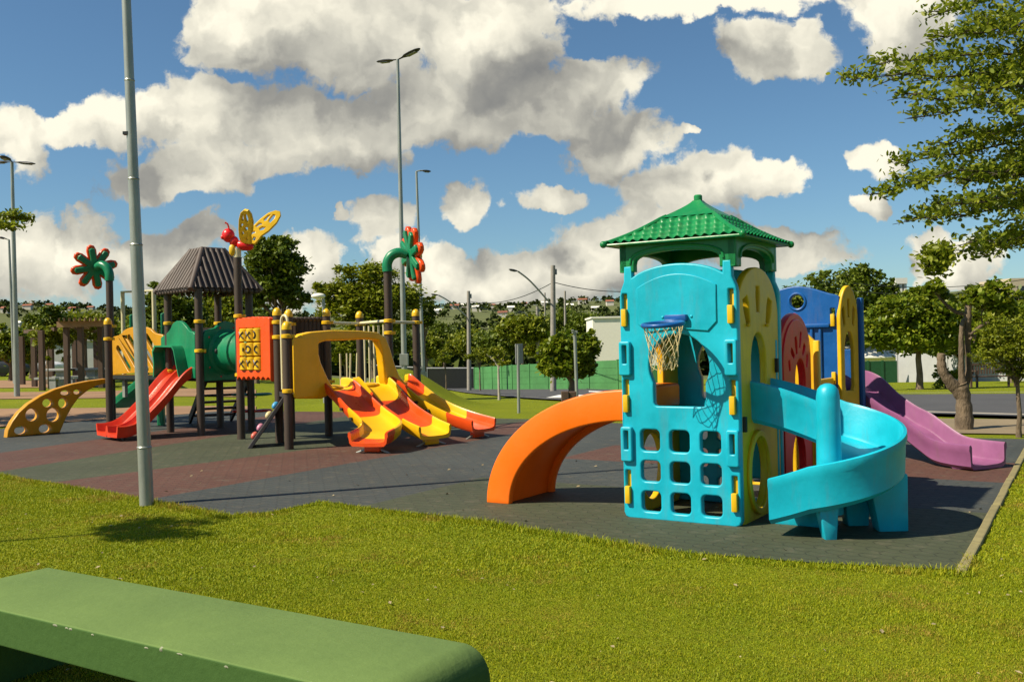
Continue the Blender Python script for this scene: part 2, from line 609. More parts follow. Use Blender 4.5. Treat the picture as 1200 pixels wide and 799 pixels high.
M['blade'] = grass_mat()
M['asphalt'] = simple('asphalt', (0.060, 0.060, 0.062), 0.9, 0.25, 0.8, 0.4, 60.0)
M['paving'] = simple('tan block paving', (0.26, 0.15, 0.075), 0.85, 0.3, 0.35, 0.3, 12.0)
M['dirt'] = simple('sandy verge', (0.20, 0.155, 0.09), 0.9, 0.3, 0.8, 0.4, 20.0)
M['hill'] = simple('far meadow', (0.085, 0.10, 0.022), 0.95, 0.5, 0.012, 0.0, 0.3)
M['leaf_a'] = leaf_mat('sunlit small leaves', (0.10, 0.15, 0.008), (0.19, 0.24, 0.014), (0.33, 0.36, 0.03), 0.5, 0.45, 0.8)
M['leaf_b'] = leaf_mat('dark leaves', (0.05, 0.085, 0.005), (0.10, 0.145, 0.009), (0.18, 0.22, 0.018), 0.3, 0.5, 0.5)
M['leaf_c'] = leaf_mat('yellow green leaves', (0.10, 0.14, 0.006), (0.18, 0.22, 0.010), (0.30, 0.31, 0.022), 0.4, 0.5, 0.5)
M['leaf_d'] = leaf_mat('broad glossy leaves', (0.075, 0.125, 0.006), (0.155, 0.215, 0.010), (0.30, 0.33, 0.025), 0.38, 0.4, 0.7)
M['leaf_far'] = leaf_mat('far woodland', (0.020, 0.036, 0.008), (0.042, 0.062, 0.014), (0.085, 0.098, 0.024), 0.0, 0.9, 0.02, 0.05)

# ================================================================== the turquoise play tower
E1 = V((-math.cos(.579), math.sin(.579), 0))      # along the front, to the left
E2 = V((math.sin(.579), math.cos(.579), 0))       # to the back
PW = 1.022
PB = V((1.764, 7.562, 0))
PA = PB + E1 * PW
PF = Frame(PA, -E1, E2)
UP = V((0, 0, 1))

tower = thing('playhouse', (PA + PB) / 2 + E2 * 0.5, 'turquoise plastic play tower with green tiled roof, basketball hoop and three slides', 'playhouse')


def front_outline(w, sh=1.9, top=2.10, post=2.10):
    o = [(0.05, 0.0), (w - 0.05, 0.0), (w - 0.015, 0.015), (w, 0.05), (w, sh - 0.05), (w - 0.01, sh), (w - 0.04, sh + 0.07), (w - 0.045, post), (w - 0.115, post), (w - 0.118, 2.005)]
    n = 14
    for k in range(1, n):
        a = k / n
        u = w - 0.118 - a * (w - 0.236)
        o.append((u, 2.0 + (top - 2.0) * (1 - (2 * a - 1) ** 2) ** 0.75))
    o += [(0.118, 2.005), (0.115, post), (0.045, post), (0.04, sh + 0.07), (0.01, sh), (0.0, sh - 0.05), (0.0, 0.05), (0.015, 0.015)]
    return o


def keyhole(c=0.518, r=0.262, zc=1.265, hw=0.226, zb=0.94):
    a0 = math.acos(hw / r)
    o = [(c + r * math.cos(t), zc + r * math.sin(t)) for t in np.linspace(-a0, math.pi + a0, 30)]
    z1 = zc - r * math.sin(a0) - 0.02
    o += [(c - hw, z1 - 0.03), (c - hw, zb + 0.03), (c - hw + 0.01, zb + 0.008), (c - hw + 0.03, zb), (c + hw - 0.03, zb), (c + hw - 0.01, zb + 0.008), (c + hw, zb + 0.03), (c + hw, z1 - 0.03)]
    return o


SLOTS = [(1.60, 1.87), (0.885, 1.155), (0.125, 0.40)]         # with yellow clips
HANDLES = [(1.19, 1.475), (0.475, 0.765)]                     # raised turquoise handles


def full_panel(o, u, v, w, mat, parent, name, grid=True, key=True, slots=True, holes=(), outline=None, thick=0.07):
    hs = list(holes)
    if grid:
        for cu in (0.252, 0.512, 0.777):
            for z0, z1 in ((0.066, 0.236), (0.315, 0.488), (0.566, 0.745)):
                hs.append(rrect(cu - 0.086, cu + 0.086, z0, z1, 0.04))
    if key: hs.append(keyhole())
    if slots:
        for z0, z1 in SLOTS:
            for cu in (0.047, w - 0.05):
                hs.append(rrect(cu - 0.021, cu + 0.021, z0 + 0.01, z1, 0.006, 2))
        for z0, z1 in HANDLES:
            for cu in (0.050, w - 0.052):
                hs.append(rrect(cu - 0.018, cu + 0.018, z0 + 0.10, z1 - 0.035, 0.006, 2))
    me = plate(outline or front_outline(w), hs, u, UP, V(o) + V(v) * thick / 2, thick, 0.014, 3)
    return link_mesh(name, me, mat, parent, True)


fp = full_panel(PA, -E1, E2, PW, M['teal'], tower, 'front_panel')
tag(fp, 'turquoise front panel with keyhole window and nine square holes')
# raised arch moulding on the upper panel
outl = [(0.165, 1.62), (0.165, 1.83)] + [(0.165 + 0.69 * k / 16, 1.83 + 0.185 * math.sin(math.pi * (0.12 + 0.76 * k / 16)) ** 0.8) for k in range(17)] + [(0.855, 1.83), (0.855, 1.62), (0.78, 1.545), (0.62, 1.56), (0.518, 1.575), (0.40, 1.56), (0.255, 1.545)]
me = plate(outl, [], -E1, UP, PA - E2 * 0.003, 0.020, 0.007, 3)
link_mesh('arch_moulding', me, M['teal'], fp, True)
for z0, z1 in SLOTS:
    for cu in (0.047, PW - 0.05):
        mb = MB().box(PF(cu, -0.008, z0 + 0.072), (0.046, 0.05, 0.145), PF.ax())
        mb.build('clip', M['yellow'], fp, True, bevel=0.007)
        mb = MB().box(PF(cu, 0.05, (z0 + z1) / 2), (0.052, 0.03, z1 - z0), PF.ax())
        mb.build('clip_tongue', M['yellow'], fp, True, bevel=0.006)
for z0, z1 in HANDLES:
    for cu in (0.050, PW - 0.052):
        me = plate(rrect(cu - 0.052, cu + 0.052, z0, z1, 0.02), [rrect(cu - 0.019, cu + 0.019, z0 + 0.10, z1 - 0.035, 0.006, 2)], -E1, UP, PA - E2 * 0.012, 0.05, 0.012, 3)
        link_mesh('handle', me, M['teal'], fp, True)

# yellow panels on the sides
SIDE_OUT = [(0.05, 0.0), (0.93, 0.0), (0.97, 0.03), (0.985, 0.08), (0.985, 1.66)] + \
           [(0.485 + 0.5 * math.cos(t), 1.66 + 0.405 * math.sin(t)) for t in np.linspace(0.05, math.pi - 0.05, 26)] + [(-0.012, 1.66), (-0.012, 0.06), (0.0, 0.02)]


def arch_hole(c, hw, zb, zt, n=14):
    zs = zt - hw * 1.35
    return [(c + hw * math.cos(t), zs + (zt - zs) * math.sin(t)) for t in np.linspace(0, math.pi, n)] + [(c - hw, zb + 0.06), (c - hw * 0.8, zb), (c + hw * 0.8, zb), (c + hw, zb + 0.06)]


def petal(c, z, w, h, lean=0.0):
    o = [(-w * 0.35, -h / 2), (w * 0.35, -h / 2), (w / 2, 0.1 * h), (w * 0.42, h / 2), (-w * 0.42, h / 2), (-w / 2, 0.1 * h)]
    return [(c + x * math.cos(lean) - y * math.sin(lean), z + x * math.sin(lean) + y * math.cos(lean)) for x, y in o]


SIDE_HOLES = [ell(0.395, 0.385, 0.215, 0.285), petal(0.475, 1.80, 0.10, 0.21), petal(0.205, 1.70, 0.13, 0.22, 0.35), petal(0.745, 1.70, 0.13, 0.22, -0.35)]
UPPER_HOLE = arch_hole(0.465, 0.185, 0.83, 1.525)


def side_panel(o, u, v, mat, parent, name, extra=()):
    me = plate(SIDE_OUT, SIDE_HOLES + [UPPER_HOLE] + list(extra), u, UP, V(o) + V(v) * 0.03, 0.06, 0.012, 3)
    p = link_mesh(name, me, mat, parent, True)
    return p


sp = side_panel(PB + E2 * 0.045 + E1 * 0.01, E2, E1, M['yellow'], tower, 'side_panel')
tag(sp, 'yellow right side panel with arched opening')
# raised ring round the lower oval
me = plate(ell(0.395, 0.385, 0.275, 0.345), [ell(0.395, 0.385, 0.220, 0.290)], E2, UP, PB + E2 * 0.045 - E1 * 0.002, 0.03, 0.01, 3)
link_mesh('hole_rim', me, M['yellow'], sp, True)
for vv, zz in ((0.11, 0.80), (0.93, 1.24)):
    MB().box(PB + E2 * vv + E1 * 0.008 + UP * zz, (0.035, 0.05, 0.12), (E2, E1, UP)).build('slot_recess', M['recess'], sp)
for vv in (0.25, 0.70):
    MB().ball(PB + E2 * vv - E1 * 0.004 + UP * 1.585, 0.016).build('rivet', M['cap'], sp, True)
lp = side_panel(PA + E2 * 0.045 - E1 * 0.01, E2, -E1, M['yellow'], tower, 'side_panel')
tag(lp, 'yellow left side panel behind the orange slide')
bp = full_panel(PA + E2 * (PW + 0.005), -E1, E2, PW, M['teal'], tower, 'back_panel', grid=True, key=True, slots=False)
bq = MB().box(PF(0.80, PW - 0.06, 0.86), (0.44, 0.04, 1.2), PF.ax()).build('inner_wall', M['teal'], tower, True, bevel=0.01)
# floor inside
MB().box(PF(PW / 2, PW / 2 + 0.03, 0.80), (PW - 0.14, PW - 0.16, 0.06), PF.ax()).build('platform', M['teal'], tower, True, bevel=0.01)

# ------------------------------------------------ basketball hoop
HC = PF(0.52, -0.285, 1.605)
hx, hy, hz = (-E1), E2, UP
tilt = 0.10
def hp(a, r, dz=0.0): return HC + hx * (r * math.cos(a)) + hy * (r * math.sin(a)) + UP * (dz + r * math.sin(a) * tilt)
hoop = MB().tube([hp(2 * math.pi * k / 32, 0.158) for k in range(32)], 0.018, 10, closed=True).build('basketball_hoop', M['blue'], tower, 'all')
MB().box(PF(0.52, -0.022, 1.655), (0.19, 0.075, 0.055), PF.ax()).box(PF(0.51, -0.075, 1.628), (0.10, 0.13, 0.035), PF.ax()).build('bracket', M['blue'], hoop, True, bevel=0.010)
for s in (-1, 1):
    MB().ball(PF(0.52 + s * 0.125, -0.008, 1.665), 0.014).build('bolt', M['teal'], hoop, True)
mb = MB()
NS, NL = 12, 6
def netp(i, l):
    f = l / NL
    r = 0.152 * (1 - 0.45 * f ** 0.8) + 0.006 * math.sin(i * 2.3 + l)
    a = 2 * math.pi * (i + 0.5 * (l % 2)) / NS
    sway = 0.02 * f * math.sin(i * 1.7)
    return hp(a, r, -0.015 - 0.345 * f + 0.018 * math.sin(i * 1.9 + l * 2.1) * f) + hx * sway
for l in range(NL):
    for i in range(NS):
        for j in ((i, i - 1) if l % 2 == 0 else (i, i + 1)):
            p, q = netp(i, l), netp(j % NS, l + 1)
            mid = (p + q) / 2 + V((0, 0, -0.006))
            mb.tube([p, mid, q], 0.0028, 5)
        mb.ball(netp(i, l), 0.0046, 6, 4)
mb.build('net', M['net'], hoop, True)

# ------------------------------------------------ green roof
TC = PF(PW / 2, PW / 2, 0)
RA = (-E1, E2, UP)
def sq(h, z): return [TC + RA[0] * x * h + RA[1] * y * h + UP * z for x, y in ((-1, -1), (1, -1), (1, 1), (-1, 1))]
hw = PW / 2 - 0.004
# tiled hip roof: wavy tile courses down each slope
ZE, HE, ZB, HB_, ZA = 2.285, PW / 2 + 0.088, 2.525, 0.205, 2.675
mb = MB()
for k in range(4):
    a = math.pi / 2 * k
    U_ = RA[0] * math.cos(a) + RA[1] * math.sin(a)
    V_ = RA[1] * math.cos(a) - RA[0] * math.sin(a)
    nx, ny = 96, 48
    nrm = (UP * (HE - HB_) - V_ * (ZB - ZE)).normalized()
    rows = []
    for j in range(ny + 1):
        f = j / ny
        half = HE + (HB_ - HE) * f
        row = []
        for i in range(nx + 1):
            s = -1 + 2 * i / nx
            x = s * half
            course = f * 5.0
            fr = course - math.floor(course)
            edge = min(1.0, (1 - abs(s)) * half / 0.03)
            wave = 0.5 + 0.5 * math.cos((x - 0.028 * (5 - course)) / 0.078 * 2 * math.pi)
            hgt = (0.026 * (1 - fr) ** 1.2 * (0.35 + 0.65 * wave) + 0.006 * wave) * max(0.0, edge)
            if f > 0.985: hgt *= 0.3
            sag = -0.018 * math.sin(math.pi * f)
            row.append(TC + U_ * x - V_ * half + UP * (ZE + (ZB - ZE) * f + sag) + nrm * hgt)
        rows.append(row)
    mb.loft(rows, closed=False, caps=False)
roof = mb.build('roof', M['green'], tower, 'all')
# skirt of four arched walls with corner brackets
me_parts = []
for k in range(4):
    a = math.pi / 2 * k
    U_ = RA[0] * math.cos(a) + RA[1] * math.sin(a)
    V_ = RA[1] * math.cos(a) - RA[0] * math.sin(a)
    o = TC - U_ * hw - V_ * hw
    L = 2 * hw
    bw = 0.135
    out = [(0.0, 2.05), (bw, 2.05), (bw, 2.09)]
    n = 16
    for i in range(n + 1):
        t = math.pi * (1 - i / n)
        out.append((L / 2 + (L / 2 - bw) * math.cos(t), 2.11 + 0.098 * math.sin(t) ** 0.7))
    out += [(L - bw, 2.09), (L - bw, 2.05), (L, 2.05), (L, 2.30), (0, 2.30)]
    me = plate(out, [], U_, UP, o + V_ * (0.035 + 0.0015 * k), 0.07, 0.012, 3)
    w = link_mesh('roof_bracket', me, M['green'], roof, True)
    # raised edge following the arch
    rim = [o + U_ * (L / 2 + (L / 2 - bw + 0.035) * math.cos(t)) - V_ * 0.002 + UP * (2.12 + 0.125 * math.sin(t) ** 0.7) for t in np.linspace(math.pi, 0, 18)]
    MB().tube(rim, 0.012, 8).build('arch_rim', M['green'], roof, True)
mb = MB()
for x, y in ((-1, -1), (1, -1), (1, 1), (-1, 1)):
    pts = []
    for f in np.linspace(-0.01, 1, 12):
        h = HE + (HB_ - HE) * f
        pts.append(TC + RA[0] * x * h + RA[1] * y * h + UP * (ZE + (ZB - ZE) * f + 0.004 - 0.018 * math.sin(math.pi * max(f, 0))))
    mb.tube(pts, [0.028] + [0.021] * 10 + [0.016], 8)
    mb.ball(pts[0], 0.030)
for k in range(4):
    c = sq(HE - 0.005, ZE - 0.006)
    mb.tube([c[k], c[(k + 1) % 4]], 0.011, 8)
mb.build('hip_ridge', M['green'], roof, True)
mb = MB()
secs = []
for h, z in ((HE - 0.012, ZE - 0.012), (HE - 0.14, ZE - 0.010), (HE - 0.15, ZE + 0.02)):
    secs.append(sq(h, z))
mb.loft(secs, caps=False)
mb.build('eave_soffit', M['green'], roof)
secs = []
for f in np.linspace(0, 1, 10):
    h = 0.215 * (1 - f) ** 1.25 * 1.0 + 0.034
    secs.append(sq(h, ZB - 0.012 + (ZA - ZB) * f))
mb = MB().loft(secs)
mb.box(TC + UP * (ZB - 0.015), (0.44, 0.44, 0.018), RA)
mb.build('roof_cap', M['green'], roof, True)
MB().lathe(TC + UP * (ZA - 0.01), [(0.036, 0), (0.036, 0.035), (0.028, 0.045), (0.022, 0.045), (0.022, 0.038)], 18).build('finial', M['green'], roof, True)


# ------------------------------------------------ slides
def chute(secs_path, prof, caps=True, inner=None):
    """Sweeps a closed cross-section (list of (side, up)) along [(point, side_vec, up_vec)]."""
    rings = []
    for p, s, u in secs_path:
        k = inner[len(rings)] if inner else 1.0
        rings.append([V(p) + V(s) * a + V(u) * (b * (k if (a < 0 and b > 0) else 1.0)) for a, b in prof])
    return MB().loft(rings, True, caps)


def u_profile(hw, wall, depth=0.06, t=0.035, lip=0.022, curve=8):
    """Closed U-section: inner surface, then outer surface. Up is +, bed at 0."""
    inn = [(-hw + t, wall)]
    for k in range(curve + 1):
        a = math.pi * (1 - k / curve)
        inn.append(((hw - t) * math.copysign(abs(math.cos(a)) ** 0.6, math.cos(a)), depth * (1 - math.sin(a) ** 0.7)))
    inn.append((hw - t, wall))
    out = [(hw - t * 0.5, wall + lip), (hw + 0.008, wall + lip * 0.7), (hw + 0.012, wall - 0.03), (hw, wall - 0.06), (hw - 0.01, 0.0), (hw - 0.05, -t * 1.2), (0, -t * 1.4), (-hw + 0.05, -t * 1.2), (-hw + 0.01, 0), (-hw, wall - 0.06), (-hw - 0.012, wall - 0.03), (-hw - 0.008, wall + lip * 0.7), (-hw + t * 0.5, wall + lip)]
    return inn + out


# turquoise spiral: straight run out of the right side, then a half turn round the centre column
cc = V((2.42, 7.45, 0)); rc, hwid = 0.29, 0.262
path = []
L1 = 0.62; LA = math.pi * rc; L3 = 0.30
tot = L1 + LA + L3
a0 = math.atan2(E2.y, E2.x)
def zbed(s):
    f = s / tot
    return 0.845 - 0.71 * (0.12 * f + 0.88 * sstep(-0.12, 1.25, f) / sstep(-0.12, 1.25, 1.0)) + 0.0
NP = 56
for k in range(NP + 1):
    s = tot * k / NP
    if s < L1:
        p = cc + E2 * rc + E1 * (L1 - s); tdir = -E1
    elif s < L1 + LA:
        a = a0 - (s - L1) / rc
        p = cc + V((math.cos(a), math.sin(a), 0)) * rc; tdir = V((math.sin(a), -math.cos(a), 0))
    else:
        p = cc - E2 * rc + E1 * (s - L1 - LA); tdir = E1
    side = V((-tdir.y, tdir.x, 0))       # left of travel = outside of the turn
    path.append((p + UP * zbed(s), side, UP))
prof = u_profile(hwid, 0.285, 0.05, 0.03)
inn = [1.0 - 0.85 * sstep(0.45, 0.75, k / NP) for k in range(NP + 1)]
sl = chute(path, prof, True, inn).build('spiral_slide', M['teal'], tower, True)
tag(sl, 'turquoise spiral slide turning round a column')
MB().lathe(cc + UP * 0.12, [(0.098, 0), (0.092, 0.6), (0.088, 0.90), (0.078, 0.955), (0.055, 0.985), (0.02, 1.0)], 26).build('centre_column', M['teal'], sl, True)
lg = MB()
def taper_leg(mb, base, top, w0, w1, d0, d1, ax):
    b, t_ = V(base), V(top)
    r0 = [b + ax[0] * x * w0 / 2 + ax[1] * y * d0 / 2 for x, y in ((-1, -1), (1, -1), (1, 1), (-1, 1))]
    r1 = [t_ + ax[0] * x * w1 / 2 + ax[1] * y * d1 / 2 for x, y in ((-1, -1), (1, -1), (1, 1), (-1, 1))]
    return mb.loft([r0, r1])
XA = (V((1, 0, 0)), V((0, 1, 0)), UP)
taper_leg(MB(), (2.285, 7.07, 0.0), (2.265, 7.07, 0.28), 0.085, 0.15, 0.10, 0.14, XA).build('leg', M['teal'], sl, True, bevel=0.012)
taper_leg(MB(), (2.84, 7.34, 0.0), (2.80, 7.36, 0.44), 0.22, 0.30, 0.14, 0.2, XA).build('leg', M['teal'], sl, True, bevel=0.015)
taper_leg(MB(), (2.66, 7.58, 0.0), (2.64, 7.58, 0.42), 0.16, 0.24, 0.14, 0.2, XA).build('leg', M['teal'], sl, True, bevel=0.015)
taper_leg(MB(), (2.27, 7.62, 0.0), (2.27, 7.62, 0.25), 0.50, 0.44, 0.16, 0.2, (-E1, E2, UP)).build('base_block', M['teal'], sl, True, bevel=0.02)

# orange arched slide on the left side
osl_rings = []
NQ = 30
def oquart(ax_, bz, k):
    t = math.pi / 2 * k / NQ
    return ax_ * math.sin(t), bz * math.cos(t)
mbw = MB()
def strip_plate(v0, v1, outer, inner, zoff=0.0):
    rings = []
    for k in range(NQ + 1):
        to, zo = oquart(*outer, k); ti, zi = oquart(*inner, k)
        rings.append([PA + E1 * (to - 0.02) + E2 * v0 + UP * zo, PA + E1 * (ti - 0.02) + E2 * v0 + UP * zi, PA + E1 * (ti - 0.02) + E2 * v1 + UP * zi, PA + E1 * (to - 0.02) + E2 * v1 + UP * zo])
    return MB().loft(rings)
os_ = strip_plate(0.09, 0.16, (1.49, 1.065), (1.235, 0.80)).build('arched_slide', M['orange'], tower, True, bevel=0.016, seg=3)
tag(os_, 'orange arched slide curving to the ground')
strip_plate(0.86, 0.93, (1.49, 1.065), (1.235, 0.80)).build('side_wall', M['orange'], os_, True, bevel=0.016, seg=3)
strip_plate(0.13, 0.89, (1.36, 0.93), (1.29, 0.86)).build('slide_bed', M['orange'], os_, True, bevel=0.006)
# the slide's seat inside the tower, seen through the keyhole window
mb = MB().box(PF(0.10, 0.40, 1.0), (0.30, 0.50, 0.20), PF.ax())
mb.build('slide_seat', M['orange'], os_, True, bevel=0.03, seg=3)

# dark red arch panel between the two towers
RED_OUT = [(0.04, 0.0), (0.93, 0.0), (0.95, 0.04), (0.95, 1.30)] + [(0.475 + 0.475 * math.cos(t), 1.30 + 0.40 * math.sin(t)) for t in np.linspace(0.04, math.pi - 0.04, 24)] + [(0.0, 1.30), (0.0, 0.04)]
RED_HOLES = [arch_hole(0.48, 0.20, 0.03, 0.60), arch_hole(0.56, 0.16, 0.86, 1.28)]
for (x, y, w, h, r) in ((0.45, 1.40, 0.07, 0.16, 0.2), (0.34, 1.33, 0.06, 0.12, 0.9), (0.58, 1.45, 0.05, 0.15, -0.3), (0.68, 1.36, 0.06, 0.12, -0.7), (0.24, 1.22, 0.055, 0.10, 0.2), (0.78, 1.25, 0.06, 0.12, -0.2)):
    RED_HOLES.append(petal(x, y, w, h, r))
RO = PB + E2 * (PW + 0.10) + E1 * 0.03
me = plate(RED_OUT, RED_HOLES, E2, UP, RO + E1 * 0.03, 0.06, 0.014, 3)
rp = link_mesh('arch_panel', me, M['red'], tower, True)
tag(rp, 'dark red arched panel between the towers')
me = plate([(x * 0.86 + 0.066, z * 0.955 + 0.02) for x, z in RED_OUT], [[(x * 0.93 + 0.034, z * 0.985 + 0.008) for x, z in []]] if False else RED_HOLES, E2, UP, RO - E1 * 0.002, 0.02, 0.008, 3)
link_mesh('raised_field', me, M['red'], rp, True)
for vv, zz in ((0.12, 0.80), (0.80, 0.80)):
    MB().box(RO + E2 * vv + E1 * 0.01 + UP * zz, (0.035, 0.05, 0.10), (E2, E1, UP)).build('slot_recess', M['recess'], rp)
# yellow panel closing that bay, then the yellow inner arch behind it
FY = Frame(PB + E2 * (2 * PW + 0.10), -E1, E2)
me = plate([(0.03, 0.0), (0.95, 0.0), (0.98, 0.05), (0.98, 1.42), (0.90, 1.50), (0.08, 1.50), (0.0, 1.42), (0.0, 0.05)], [arch_hole(0.48, 0.22, 0.03, 0.65), ell(0.48, 1.08, 0.2, 0.24)], E1, UP, FY.o + E2 * 0.03, 0.06, 0.012, 3)
link_mesh('side_panel', me, M['yellow'], tower, True)
MB().box(PB + E2 * (2 * PW + 0.12) - E1 * 0.0 + UP * 0.72, (0.07, 0.06, 1.44), (E2, E1, UP)).build('corner_post', M['yellow'], tower, True, bevel=0.012)

# ------------------------------------------------ blue tower at the back, with the mauve slide
BO = PB + E2 * 4.3 - E1 * (-0.33)               # its front right corner
BA = BO + E1 * PW
BLUE_OUT = [(0.04, 0.0), (PW - 0.04, 0.0), (PW, 0.04), (PW, 1.94)] + [(PW - 0.06 - (PW - 0.12) * k / 18, 1.965 + 0.115 * math.sin(math.pi * k / 18) ** 1.3) for k in range(19)] + [(0, 1.94), (0, 0.04)]
bl_holes = [ell(0.53, 1.895, 0.085, 0.085), ell(0.20, 1.895, 0.075, 0.075), arch_hole(0.36, 0.26, 0.86, 1.52), rrect(PW - 0.10, PW - 0.05, 1.60, 1.80, 0.008, 2)]
bt = full_panel(BA, -E1, E2, PW, M['blue'], tower, 'blue_panel', grid=True, key=False, slots=False, holes=bl_holes, outline=BLUE_OUT)
tag(bt, 'blue panel of the rear tower with round holes')
FB = Frame(BA, -E1, E2)
MB().tube([FB(0.53 + 0.098 * math.cos(t), 0.0, 1.895 + 0.098 * math.sin(t)) for t in np.linspace(0, 2 * math.pi, 25)[:-1]], 0.016, 8, closed=True).build('hole_rim', M['blue'], bt, True)
MB().box(FB(0.44, -0.02, 1.60), (0.95, 0.06, 0.05), FB.ax()).build('ledge', M['blue'], bt, True, bevel=0.015)
for uu in (0.70, 0.80):
    MB().cyl(FB(uu, -0.012, 0.9), FB(uu, -0.012, 1.56), 0.02).build('rib', M['blue'], bt, True)
for zz in (1.66, 0.98, 0.30):
    MB().box(FB(PW - 0.075, -0.008, zz), (0.046, 0.05, 0.145), FB.ax()).build('clip', M['yellow'], bt, True, bevel=0.007)
th = R(60)
YU = V((math.sin(th), math.cos(th), 0)); YN = V((-YU.y, YU.x, 0))
YO = BO - E1 * 0.015 - E2 * 0.02
me = plate([(x * 0.31, z) for x, z in SIDE_OUT], [[(x * 0.31, z) for x, z in h] for h in SIDE_HOLES[1:]] + [[(x * 0.40 - 0.04, z) for x, z in UPPER_HOLE], [(x * 0.31, z) for x, z in SIDE_HOLES[0]]], YU, UP, YO + YN * 0.03, 0.06, 0.014, 3)
yp = link_mesh('side_panel', me, M['yellow'], tower, True)
tag(yp, 'narrow yellow arched panel on the blue tower')
MB().box(YO + YU * 0.345 + UP * 0.96, (0.055, 0.07, 1.92), (YU, YN, UP)).build('corner_post', M['blue'], tower, True, bevel=0.015)
full_panel(BA + E2 * PW, -E1, E2, PW, M['blue'], tower, 'blue_panel', grid=True, key=False, slots=False, outline=[(0.04, 0.0), (PW - 0.04, 0.0), (PW, 0.04), (PW, 1.25), (PW - 0.06, 1.3), (0.06, 1.3), (0, 1.25), (0, 0.04)])
MB().box(FB(PW / 2, PW / 2, 0.80), (PW - 0.1, PW - 0.1, 0.06), FB.ax()).build('platform', M['blue'], tower, True, bevel=0.01)
me = plate([(x, z) for x, z in SIDE_OUT], SIDE_HOLES + [UPPER_HOLE], E2, UP, BA + E2 * 0.04 - E1 * 0.03, 0.06, 0.012, 2)
link_mesh('side_panel', me, M['yellow'], tower, True)
# tunnel walls joining the two towers
for uu in (0.12, 0.60):
    MB().box(PF(uu, 3.2, 0.82), (0.06, 2.1, 0.34), PF.ax()).build('bridge_wall', M['yellow'], tower, True, bevel=0.02)
MB().box(PF(0.36, 3.2, 0.66), (0.54, 2.1, 0.06), PF.ax()).build('bridge_floor', M['blue'], tower, True, bevel=0.01)

sd = V((0.46, -0.888, 0)).normalized(); ss = V((-sd.y, sd.x, 0))      # travel and left-hand side
s_end = (gnd(1138, 553) + gnd(1179, 549)) / 2
Ls = 2.00
ctrl = [(0.0, 0.80), (0.16, 0.795), (0.36, 0.72), (0.60, 0.54), (0.86, 0.40), (1.08, 0.315), (1.30, 0.19), (1.50, 0.09), (1.72, 0.062), (2.0, 0.058)]
zz_ = smooth_path([V((s, 0, z)) for s, z in ctrl], 5)
path = []
for p in zz_:
    q = s_end - sd * (Ls - p.x)
    wid = 1.0 + 0.10 * sstep(1.2, 2.0, p.x)
    path.append((V((q.x, q.y, p.z)), ss * wid, UP))
ps = chute(path, u_profile(0.265, 0.20, 0.05, 0.03, 0.03)).build('wave_slide', M['purple'], tower, True)
tag(ps, 'mauve wave slide ending beside the lawn')
taper_leg(MB(), s_end - sd * 0.22, s_end - sd * 0.22 + UP * 0.05, 0.46, 0.5, 0.10, 0.14, (ss, sd, UP)).build('foot', M['purple'], ps, True, bevel=0.01)
taper_leg(MB(), s_end - sd * 1.35, s_end - sd * 1.35 + UP * 0.52, 0.20, 0.3, 0.12, 0.2, (ss, sd, UP)).build('foot', M['purple'], ps, True, bevel=0.01)

# ================================================================== the brown post play structure
pa, pb, pc, pd, pe = gnd(200, 507), gnd(236, 511), gnd(258.5, 501), gnd(283, 515), gnd(295, 504.5)
pf, pg, ph = gnd(328, 519), gnd(339, 527), gnd(385.6, 511)
p1 = gnd(132, 502)
def at_px(px, y): return V((ray(px, 450).x / ray(px, 450).y * y, y, 0))
pk, pj, pi_, pf2 = at_px(457, 16.1), at_px(489, 17.0), at_px(423, 17.4), at_px(340, 15.55)
ps2 = at_px(128, 17.7)
play = thing('climbing_structure', (pb + pd + pf) / 3, 'large play structure of brown posts with red slides, brown hut roof, butterfly and flowers', 'play structure')


def ztop(px, py, y): return at(px, py, y).z


def post(p, ztop_, cap=True, collars=(), r=0.066):
    m = MB().cyl(p, p + UP * ztop_, r, n=18)
    o = m.build('post', M['post'], play, True)
    if cap:
        MB().lathe(p + UP * (ztop_ - 0.005), [(0.072, 0), (0.072, 0.03), (0.068, 0.06), (0.052, 0.095), (0.026, 0.117), (0.006, 0.123)], 16).build('post_cap', M['cap'], o, True)
    for z in collars:
        MB().lathe(p + UP * (z - 0.03), [(0.070, 0), (0.083, 0.008), (0.083, 0.052), (0.070, 0.06)], 18).box(p + UP * z + V((0.09, 0, 0)), (0.05, 0.03, 0.05)).build('collar', M['cap'], o, True)
    return o


for p, z, cap, col in ((p1, 2.94, False, (1.95, 1.0)), (pa, 2.50, False, (1.95, 1.1)), (pb, 2.50, False, (1.95, 1.45)), (pc, 2.50, False, (1.95,)), (pe, 2.50, False, (1.95,)),
                       (pd, 2.95, False, (2.0, 1.05)), (pf, 1.98, True, (1.87, 1.64)), (pg, 1.74, True, (1.64, 0.85)), (ph, 1.98, True, (1.87, 0.9)), (pf2, 1.97, True, (1.85,)),
                       (pk, 2.78, False, (1.88, 1.68)), (pj, 1.98, True, (1.86,)), (pi_, 1.98, True, (1.86,)), (ps2, 1.97, True, (1.70,))):
    post(p, z, cap, col)

# decks
def deck(pts, z, name='deck'):
    c = sum(pts, V((0, 0, 0))) / len(pts)
    lo = [V((p.x, p.y, z - 0.07)) for p in pts]; hi = [V((p.x, p.y, z)) for p in pts]
    return MB().loft([lo, hi]).build(name, M['deck'], play)
deck([pa, pb, pe, pc], 1.0)
deck([p1, pa, pc, p1 + (pc - pa)], 0.995)
hood_d = V((0.60, 0.80, 0)); hood_n = V((0.80, -0.60, 0))
hood_e = pg + hood_d * 2.35
deck([pg, hood_e, pi_, ph, pf], 0.80)

